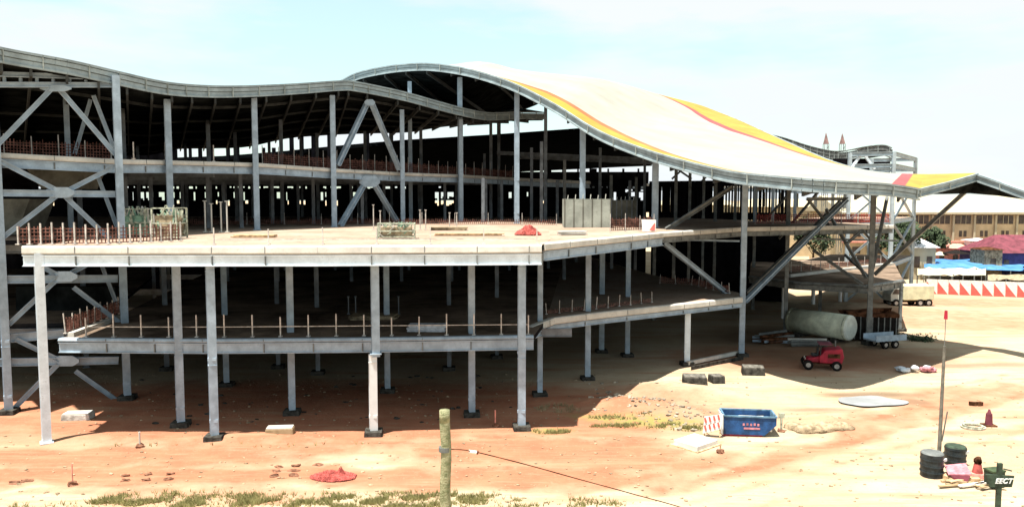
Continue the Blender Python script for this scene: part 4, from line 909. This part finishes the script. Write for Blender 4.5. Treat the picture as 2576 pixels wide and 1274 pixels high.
p = G(2405, 1205); e_ = empty('folded_sheet', p, 'pink red sheet folded over timber beside the black drums', 'sheet', None, -.1)
mb = MB(); mb.prism([(-.55, -.4, .35), (.45, -.5, .42), (.65, .5, .62), (-.35, .45, .5)], (0, 0, .05)); mb.build('sheet', 'pink', e_, world=False)
mb = MB(); mb.prism([(-.5, -.42, .38), (.4, -.52, .40), (.2, -.6, .02), (-.2, -.5, .02)], (0, .04, 0)); mb.build('fold', 'maroon', e_, world=False)
mb = MB(); mb.box((0, .1, .12), (1.2, .8, .2), .3); mb.beam((-.9, -.5, .08), (.9, -.35, .2), .15, .1); mb.beam((-.6, -.8, .06), (1.2, -.2, .1), .12, .1); mb.build('timber_bearers', 'timber', e_, world=False)
p = G(2458, 1205); e_ = empty('red_bollard', p, 'salmon red cone topped unit with a brown cap in the junk heap', 'bollard')
mb = MB(); mb.cyl(p, p+Vector((0, 0, .35)), .42, 16, .36); mb.build('base', 'salmon', e_)
mb = MB(); mb.cyl(p+Vector((0, 0, .35)), p+Vector((0, 0, .8)), .24, 14, .15); mb.build('cone', 'net_bright', e_)
mb = MB(); mb.blob(p+Vector((0, 0, .93)), (.19, .19, .22), jag=.1); mb.build('cap', 'brown', e_, smooth=True)
p = G(2428, 1222); e_ = empty('plank_heap', p, 'heap of splintered pale planks in front of the pink sheet', 'planks')
for k in range(12):
    mb = MB(); a = random.uniform(-.4, .5); c = Vector((random.uniform(-1, 1), random.uniform(-.4, .4), .06+.04*(k % 4))); dv = Vector((math.cos(a), math.sin(a), 0))*random.uniform(.3, .8); mb.beam(p+c-dv, p+c+dv, .16, .05); mb.build('plank', random.choice(('timber', 'offwhite', 'straw')), e_)
p = G(2500, 1222); e_ = empty('metal_bin', p, 'dark green bin half hidden by the black sign', 'bin')
mb = MB(); mb.box(p+Vector((0, 0, .38)), (.62, .5, .78), .2, taper=1.08); mb.build('body', 'green', e_); mb = MB(); mb.box(p+Vector((0, 0, .8)), (.72, .58, .07), .2); mb.build('lid', 'leaf', e_)
d_ = 26.0; pt = P(2517, 1190, d=d_); e_ = empty('sign_post', (pt.x, pt.y, 0), 'black rectangular sign board with white slanted letters on a post', 'sign')
a = P(2517, 1165, d=d_); mb = MB(); mb.beam((pt.x, pt.y+.06, -.1), (pt.x, pt.y+.06, a.z), .16, .1); mb.build('post', 'green', e_)
q = [P(2490, 1224, d=d_), P(2546, 1224, d=d_), P(2552, 1196, d=d_), P(2480, 1192, d=d_)]
mb = MB(); mb.prism(q, (0, .05, 0)); bo = mb.build('board', 'green', e_)
fc = bpy.data.curves.new('lettering', 'FONT'); fc.body = 'EECT'; fc.size = .25; fc.extrude = .008; fc.shear = .35; fc.offset = .008; fc.align_x = 'CENTER'; fc.align_y = 'CENTER'; fc.space_character = 1.05
fo = bpy.data.objects.new('lettering', fc); COL.objects.link(fo); fo.parent = e_; fo.data.materials.append(M['sign_w'])
ctr = P(2524, 1209, d=d_-.03); fo.location = ctr-Vector(e_.location); fo.rotation_euler = (math.pi/2, 0, 0)
bpy.context.view_layer.update(); lm = bpy.data.meshes.new_from_object(fo); lo = bpy.data.objects.new('lettering', lm); COL.objects.link(lo); lo.parent = e_; lo.location = fo.location; lo.rotation_euler = fo.rotation_euler; bpy.data.objects.remove(fo); lo.name = 'lettering'
if not lm.materials: lm.materials.append(M['sign_w'])
mb = MB(); mb.beam(P(2525, 1178, d=d_), P(2545, 1183, d=d_), .04, .04); mb.build('bracket', 'green', e_)
p = G(2487, 1070); e_ = empty('marker_post', p, 'short stout dull red marker post standing alone on the pale dirt', 'marker post')
mb = MB(); mb.cyl(p, p+Vector((0, 0, .75)), .22, 12, .17); mb.build('shaft', 'maroon', e_); mb = MB(); mb.cyl(p+Vector((0, 0, .75)), p+Vector((0, 0, 1.0)), .12, 10, .05); mb.build('tip', 'maroon', e_); mb = MB(); mb.box(p+Vector((0, 0, .04)), (.7, .6, .1)); mb.build('foot_plate', 'brown', e_)
p = G(2455, 1019); e_ = empty('brick_pair', p, 'two small dark red bricks lying beyond the red marker post', 'bricks')
for k in (-1, 1): mb = MB(); mb.box(p+Vector((k*.22, 0, .12)), (.4, .25, .24), k*.3); mb.build('brick', 'brown', e_)
p = G(2448, 1074); e_ = empty('pipe_coil', p, 'loose pale green hose coil lying by the red marker post', 'hose')
mb = MB()
for ring in range(2):
    rr = .55-.12*ring
    for k in range(18):
        a0, a1 = 2*math.pi*k/18, 2*math.pi*(k+1)/18; mb.beam(p+Vector((rr*1.2*math.cos(a0), rr*math.sin(a0), .05+.06*ring)), p+Vector((rr*1.2*math.cos(a1), rr*math.sin(a1), .05+.06*ring)), .07, .07)
mb.build('coil', 'scaffold', e_)
# stones in rows
ordn = ('first', 'second', 'third')
for k, (X, Y, lab) in enumerate([(X, Y, '%s dark stone from the wing in the %s row below the first bay' % (ordn[j], ('back', 'front')[i])) for i, rw in enumerate((((318, 1195), (372, 1193), (428, 1191)), ((316, 1207), (368, 1206), (425, 1205)))) for j, (X, Y) in enumerate(rw)]
        + [(X, Y, '%s stone of the %s row in the cluster beside the red net heap' % (('outer', 'inner')[j], ordn[i])) for i, rw in enumerate((((700, 1173), (745, 1171)), ((694, 1184), (741, 1182)), ((690, 1196), (738, 1194)))) for j, (X, Y) in enumerate(rw)]
        + [(803, 1168, 'single dark stone touching the red net heap'), (42, 1212, 'dark brown stone furthest from the stake below the braced bay'), (68, 1208, 'dark brown stone closer to the stake below the braced bay')]):
    p = G(X, Y); mb = MB(); s_ = .24 if X > 80 else .36; mb.blob((p.x, p.y, gz(p.x, p.y)+.02), (s_, .16, .07), 9, .5, seed=k); o = mb.build('stone', 'stone')
    tag(o, lab, 'stone', 'dark stones on the dirt')
# wooden pole and cable
dp = 20.0; a = P(1120, 1030, d=dp); e_ = empty('wooden_pole', (a.x, a.y, 0), 'weathered grey green wooden pole standing close to the camera', 'pole')
mb = MB(); n = 24
for k in range(n):
    z0, z1 = -.2+(a.z+.2)*k/n, -.2+(a.z+.2)*(k+1)/n; mb.cyl((a.x+.02*math.sin(k), a.y, z0), (a.x+.02*math.sin(k+1), a.y, z1), .165-.025*k/n, 16, .165-.025*(k+1)/n, cap=(k in (0, n-1)))
mb.build('shaft', 'wood', e_, smooth=True)
c0 = P(1132, 1128, d=dp); mb = MB(); mb.cyl(c0+Vector((-.14, 0, -.06)), c0+Vector((-.14, 0, .06)), .17, 14); mb.build('collar', 'steel_dark', e_)
pts = [c0, P(1190, 1134, d=20.3), P(1320, 1166, d=21.2), P(1450, 1202, d=22.0), P(1600, 1243, d=23), P(1760, 1290, d=24), P(2050, 1400, d=25.0)]; pts = cat_rom(pts, 30)
cbm = MB()
for p_, q_ in zip(pts[:-1], pts[1:]): cbm.cyl(p_, q_, .016, 5)
tag(cbm.build('stay_cable', 'brown'), 'thin rusty cable sloping down from the wooden pole', 'cable')
q = P(1190, 1134, d=20.28); e_ = empty('cable_insulator', q, 'small pale insulator clamped on the cable near the wooden pole', 'insulator'); mb = MB(); mb.cyl(q+Vector((-.12, 0, 0)), q+Vector((.1, 0, -.03)), .045, 10); mb.build('body', 'offwhite', e_); mb = MB(); mb.cyl(q+Vector((.1, 0, -.03)), q+Vector((.15, 0, -.04)), .05, 10); mb.build('clamp', 'brown', e_)

# ------------------------------------------------------------ grass
def tufts(name, spots, m, hmin, hmax, wd=.03, seed=1):
    rnd = random.Random(seed); mb = MB()
    for cx, cy, rx, ry, n in spots:
        for k in range(n):
            a = rnd.uniform(0, 6.28); r_ = math.sqrt(rnd.random()); x = cx+rx*r_*math.cos(a); y = cy+ry*r_*math.sin(a)
            if noise.noise(Vector((x*.8, y*1.6, 5))) < .06 and rnd.random() < .92: continue
            z = gz(x, y)-.02; h = rnd.uniform(hmin, hmax)
            for _ in range(3):
                dx, dy = rnd.uniform(-.14, .14), rnd.uniform(-.1, .1); sx = rnd.uniform(.5, 1)*wd
                mb.add([(x-sx, y, z), (x+sx, y, z), (x+dx, y+dy, z+h)], [(0, 1, 2)])
    return tag(mb.build(name, m), kind='stuff')
sp_ = []
for X, Y, rx, ry, n in ((480, 1255, 4.2, .9, 1500), (620, 1262, 3, .7, 900), (800, 1258, 3.6, .8, 1300), (960, 1262, 3, .8, 1100), (1060, 1256, 3, .9, 1200), (1200, 1258, 2, .7, 600), (330, 1262, 2, .5, 450), (1480, 1265, 2.0, .5, 350), (700, 1274, 12, .6, 2200)):
    c = G(X, Y); sp_.append((c.x, c.y, rx, ry, n))
tufts('grass', sp_, 'grass', .06, .3, .022)
sp2 = []
for X, Y, rx, ry, n in ((1650, 1072, 4, .5, 900), (1720, 1078, 1.2, .5, 400), (1385, 1086, 1.2, .35, 300), (1560, 1050, 2, .5, 250), (560, 1120, 9, .3, 60)):
    c = G(X, Y); sp2.append((c.x, c.y, rx, ry, n))
tufts('weeds', sp2, 'grass', .08, .28, .03, 2)
sp3 = [(G(1405, 1030).x, G(1405, 1030).y, 1.4, .8, 260)]
tufts('dry_straw', sp3, 'straw', .1, .4, .03, 3)
# pebbles and clods
mb = MB(); rnd = random.Random(5)
for k in range(900):
    X = rnd.uniform(0, 2576); Y = rnd.uniform(940, 1274); p = G(X, Y); s_ = rnd.uniform(.03, .09); mb.blob((p.x, p.y, gz(p.x, p.y)+.01), (s_*1.3, s_, s_*.7), 6, .4, seed=k)
tag(mb.build('gravel', 'sandheap'), kind='stuff')
mb = MB()
for k in range(60):
    X = rnd.uniform(350, 1300); Y = rnd.uniform(940, 1075); p = G(X, Y); s_ = rnd.uniform(.05, .16); mb.blob((p.x, p.y, .02), (s_*1.5, s_, s_*.6), 7, .5, seed=k)
tag(mb.build('rubble', 'footing'), kind='stuff')

mb = MB(); rnd = random.Random(77)
for k in range(200):
    t_ = rnd.random(); X = 1500+260*t_+rnd.gauss(0, 18); Y = 1000+55*t_+rnd.gauss(0, 16); p = G(X, Y); s_ = rnd.uniform(.04, .13)*(1 if rnd.random() < .93 else 2.2); mb.blob((p.x, p.y, gz(p.x, p.y)+.02), (s_*1.3, s_, s_*.7), 7, .5, seed=k)
tag(mb.build('rubble_bank', 'palerubble'), kind='stuff')
# ------------------------------------------------------------ truck, fence, market and town
p = G(2285, 768); e_ = empty('tanker_truck', p, 'pale yellow and grey box truck parked beyond the hall by the striped hoarding', 'truck', None, .05)
mb = MB(); mb.box((.7, 0, 1.75), (4.0, 2.2, 1.9)); mb.build('body', 'truck', e_, world=False, bevel=.15)
mb = MB(); mb.prism([(-2.9, -1, .7), (-1.45, -1, .7), (-1.45, -1, 2.4), (-2.4, -1, 2.4), (-2.9, -1, 1.6)], (0, 2.0, 0)); mb.build('cab', 'truckgrey', e_, world=False, bevel=.06)
mb = MB(); mb.prism([(-2.72, -1.02, 1.6), (-1.75, -1.02, 1.6), (-1.75, -1.02, 2.2), (-2.38, -1.02, 2.2)], (0, .03, 0)); mb.build('side_window', 'winglass', e_, world=False)
mb = MB(); mb.box((-.1, 0, .62), (5.4, 1.2, .22)); mb.build('chassis', 'rubber', e_, world=False)
for x in (-2.2, .9, 2.0):
    for y in (-.95, .95): wheel(e_, (x, y, .48), .48, .3)
ff = G(2330, 738); ft = G(2576, 748); e_ = empty('striped_hoarding', ff, 'site hoarding of white panels with red triangles beyond the open dirt', 'fence')
dirv = (ft-ff).normalized(); wdt = (ft-ff).length/8.6; k = 0
for k in range(14):
    a = ff+dirv*wdt*k; b_ = ff+dirv*wdt*(k+.96); h_ = 2.1; mb = MB()
    mb.add([a, b_, b_+Vector((0, 0, h_)), a+Vector((0, 0, h_))], [(0, 1, 2, 3)], 0); mb.prism([a+Vector((0, .02, 0)), b_+Vector((0, .02, 0)), b_+Vector((0, .02, h_)), a+Vector((0, .02, h_))], (0, .05, 0))
    mb.prism([a+Vector((0, -.01, 0)), b_+Vector((0, -.01, 0)), a+Vector((0, -.01, h_*.85))], (0, -.02, 0), 1)
    mb.build('fence_panel', ['offwhite', 'red_sign'], e_)
# blue tarp canopy
def canopy(label, X0, X1, Yf, Yb, d0, d1, m, sag=.3, name='market_canopy', seed=1, Yf2=None):
    Yf2 = Yf2 or Yf; a = P(X0, Yf, d=d0); e_ = empty(name, (a.x, a.y, 0), label, 'canopy', 'market canopies'); n = 18; mb = MB(); rows_ = []
    for j in range(5):
        v = j/4; r_ = []
        for i in range(n+1):
            u = i/n; p_ = P(X0+(X1-X0)*u, Yf+(Yf2-Yf)*u, d=d0).lerp(P(X0+(X1-X0)*u, Yb+(Yf2-Yf)*u*.5, d=d1), v); p_.z += sag*noise.noise(Vector((u*9, v*3, seed))); r_.append(p_)
        rows_.append(r_)
    sheet('tarp', rows_, m, e_); dn = Vector((0, 0, -.08)); sheet('lining', rows_, 'soffit', e_, dz=-.08, flip=True)
    for i in range(0, n+1, 3):
        for r_ in (rows_[0], rows_[4]): q_ = r_[i]; mb = MB(); mb.beam((q_.x, q_.y, 0), (q_.x, q_.y, q_.z-.05), .1, .1); mb.build('pole', 'steel_dark', e_)
canopy('long bright blue tarp canopy stretched over the market beyond the hoarding', 2325, 2760, 672, 650, 122, 132, 'tarp', .5, Yf2=688)
canopy('cream awning in front of the blue tarp canopy', 2308, 2480, 692, 674, 114, 119, 'roofcream', .3, seed=3)
canopy('brownish awning beside the cream awning above the hoarding', 2485, 2760, 704, 690, 113, 119, 'ply', .3, seed=4)
# long cream building
e_ = empty('long_building', P(2440, 640, d=150).to_2d().to_3d(), 'long cream plastered building with a pale roof and a row of dark windows', 'building')
xa = P(2120, 500, d=150).x; xb = P(2900, 500, d=150).x; z_e = P(2400, 533, d=150).z; z_r = P(2400, 491, d=160).z
mb = MB(); mb.box(((xa+xb)/2, 158, z_e/2), (xb-xa, 16, z_e)); mb.build('wall', 'wallcream', e_)
mb = MB(); mb.prism([(xa-.5, 149, z_e-.05), (xa-.5, 160, z_r), (xa-.5, 168, z_e)], (xb-xa+1, 0, 0)); mb.build('roof', 'roofcream', e_)
mb = MB(); mb.box(((xa+xb)/2, 149.3, z_e-.25), (xb-xa+1, .8, .3)); mb.build('eaves', 'roofcream', e_)
x = xa+1
while x < xb-3:
    mb = MB(); mb.box((x, 149.85, z_e/2-.3), (.4, .4, z_e-.6)); mb.build('pilaster', 'roofcream', e_)
    wm = MB(); wm.box((x+2, 149.97, z_e-1.5), (3.1, .12, 1.7)); wo = wm.build('window', 'winglass', e_)
    for q_ in (1.5, 2.5): fm = MB(); fm.box((x+q_-.0, 149.88, z_e-1.5), (.1, .1, 1.7)); fm.build('mullion', 'roofcream', wo)
    wm = MB(); wm.box((x+1.6, 149.97, z_e-4.3), (.55, .12, 1.2)); wm.build('window', 'winglass', e_); wm = MB(); wm.box((x+2.5, 149.97, z_e-4.3), (.55, .12, 1.2)); wm.build('window', 'winglass', e_)
    wm = MB(); wm.box((x+2.0, 149.97, z_e-7.6), (1.6, .12, 1.4)); wm.build('window', 'winglass', e_)
    x += 4.2
mb = MB(); mb.box(((xa+xb)/2, 149.7, z_e-5.9), (xb-xa, .5, .3)); mb.build('floor_band', 'salmon', e_)
def house(label, X0, X1, Yb, Ye, Yr, d, wallm, roofm, dep=6, name='market_shed', nwin=3):
    a = P(X0, Yb, d=d); b_ = P(X1, Yb, d=d); ze = P(X0, Ye, d=d).z; zr = P(X0, Yr, d=d+dep/2).z
    e_ = empty(name, (a.x, a.y, 0), label, 'shed', None); mb = MB(); mb.box(((a.x+b_.x)/2, d+dep/2, ze/2), (b_.x-a.x, dep, ze)); mb.build('wall', wallm, e_)
    mb = MB(); mb.add([(a.x-.5, d-.5, ze), (b_.x+.5, d-.5, ze), (b_.x+.5, d+dep+.5, ze), (a.x-.5, d+dep+.5, ze), (a.x+dep*.3, d+dep/2, zr), (b_.x-dep*.3, d+dep/2, zr)], [(0, 1, 5, 4), (1, 2, 5), (2, 3, 4, 5), (3, 0, 4), (3, 2, 1, 0)]); mb.build('roof', roofm, e_)
    for k in range(nwin):
        x_ = a.x+(b_.x-a.x)*(k+.5)/nwin; mb = MB(); mb.box((x_, d-.02, ze*.55), (.9, .1, ze*.35)); mb.build('window', 'winglass', e_)
house('maroon hipped roof shed with indigo walls at the far end of the market', 2500, 2680, 690, 636, 590, 128, 'purple', 'maroon', 10)
house('cream and white plastered cabin beside the pale steel frame block', 2290, 2352, 690, 622, 594, 126, 'roofcream', 'cloth_w', 6, nwin=2)
house('small white shed with a flat pale roof below the long building', 2455, 2490, 680, 606, 598, 138, 'cloth_w', 'sign_w', 4, nwin=1)
house('low brown stall beneath the maroon roof', 2475, 2520, 680, 628, 620, 126, 'ply', 'brown', 4, nwin=1)
house('salmon roofed stall standing in front of the long building', 2350, 2452, 690, 624, 612, 140, 'salmon', 'salmon', 5, nwin=3)
# dark parasol, small stalls
for k, (X, Y, r_, m_, lab) in enumerate(((2405, 628, 2.4, 'rubber', 'wide black parasol above the blue tarp'), (2365, 632, 1.5, 'truck', 'yellow green parasol beside the black parasol'), (2535, 648, 1.3, 'sign_w', 'white parasol above the blue tarp near the maroon roof'), (2490, 640, 1.2, 'pink', 'pink parasol above the blue tarp'), (2430, 640, 1.2, 'cloth_w', 'small white parasol next to the black parasol'), (2570, 652, 1.4, 'purple', 'indigo parasol at the end of the blue tarp'))):
    p = P(X, Y, d=134+k); e_ = empty('parasol', (p.x, p.y, 0), lab, 'parasol', 'parasols in the market'); mb = MB(); mb.cyl(p+Vector((0, 0, -.6)), p, r_, 10, .1); mb.build('shade', m_, e_); mb = MB(); mb.cyl((p.x, p.y, 0), p, .06, 6); mb.build('pole', 'steel_dark', e_)
# trees
def tree(label, X, Ybase, d, h, r_, seed, group='trees in the town', n=3400):
    rnd = random.Random(seed); p = P(X, 500, d=d); p.z = 0; e_ = empty('tree', p, label, 'tree', group)
    mb = MB(); mb.cyl(p, p+Vector((0, 0, h*.55)), .03*h+.08, 9, .05)
    for k in range(6): a = rnd.uniform(0, 6.28); z = h*rnd.uniform(.3, .5); mb.cyl(p+Vector((0, 0, z)), p+Vector((math.cos(a)*r_*.6, math.sin(a)*r_*.6, z+h*.3)), .07, 6, .02)
    mb.build('trunk', 'bark', e_); mb = MB(); cl = [(Vector((rnd.uniform(-r_, r_)*.7, rnd.uniform(-r_, r_)*.7, h*rnd.uniform(.5, .92))), rnd.uniform(.3, .55)*r_) for _ in range(12)]
    for k in range(n):
        c, cr_ = rnd.choice(cl); dv = Vector((rnd.gauss(0, 1), rnd.gauss(0, 1), rnd.gauss(0, 1))).normalized()*cr_*rnd.random()**.4; q_ = p+c+dv
        s_ = rnd.uniform(.15, .38); u_ = Vector((rnd.gauss(0, 1), rnd.gauss(0, 1), rnd.gauss(0, 1))).normalized(); w2 = u_.orthogonal().normalized(); mb.add([q_-u_*s_, q_+w2*s_*.6, q_+u_*s_, q_-w2*s_*.6], [(0, 1, 2, 3)])
    mb.build('crown', 'leaf', e_)
tree('round green tree between the cream cabin and the long building', 2352, 0, 141, 8.2, 2.6, 1)
tree('small green tree beside the white shed', 2470, 0, 139, 5.4, 1.8, 2)
tree('tree standing behind the pale steel frame block', 2262, 0, 128, 10, 3.5, 4)
tree('tree beyond the hall seen through the fanned braces', 2050, 0, 134, 10, 3.6, 6)
for k, (X, Y, lab) in enumerate(((2262, 852, 'dark bush at the shade edge beside the flat trailer'), (2300, 856, 'low dark bush between trailer and sacks'), (2330, 858, 'small bush at the outer end of the hall shade'))):
    rnd = random.Random(40+k); p = G(X, Y); e_ = empty('bush', p, lab, 'bush', 'bushes at the edge of the shade'); mb = MB()
    for j in range(420):
        dv = Vector((rnd.gauss(0, .42), rnd.gauss(0, .3), abs(rnd.gauss(.2, .2)))); s_ = rnd.uniform(.05, .13); u_ = Vector((rnd.gauss(0, 1), rnd.gauss(0, 1), rnd.gauss(0, 1))).normalized(); w2 = u_.orthogonal().normalized(); q_ = p+dv
        mb.add([q_-u_*s_, q_+w2*s_*.6, q_+u_*s_, q_-w2*s_*.6], [(0, 1, 2, 3)])
    mb.build('foliage', 'leaf', e_); mb = MB(); 
    for j in range(5): mb.cyl(p, p+Vector((rnd.uniform(-.4, .4), rnd.uniform(-.3, .3), .5)), .02, 5, .01)
    mb.build('stem', 'bark', e_)
# town behind, seen through the hall
for k, (X0, X1, Ye, Yr, d, wm_, lab) in enumerate(((1660, 1850, 515, 498, 190, 'roofcream', 'pale low building behind the hall columns'), (1870, 2060, 520, 500, 178, 'wallcream', 'tan building seen through the fanned braces'), (2070, 2230, 515, 502, 172, 'cloth_w', 'whitish building seen through the end bays of the hall'))):
    house(lab, X0, X1, 640, Ye, Yr, d, wm_, 'roofcream', 10, name='town_house', nwin=8)
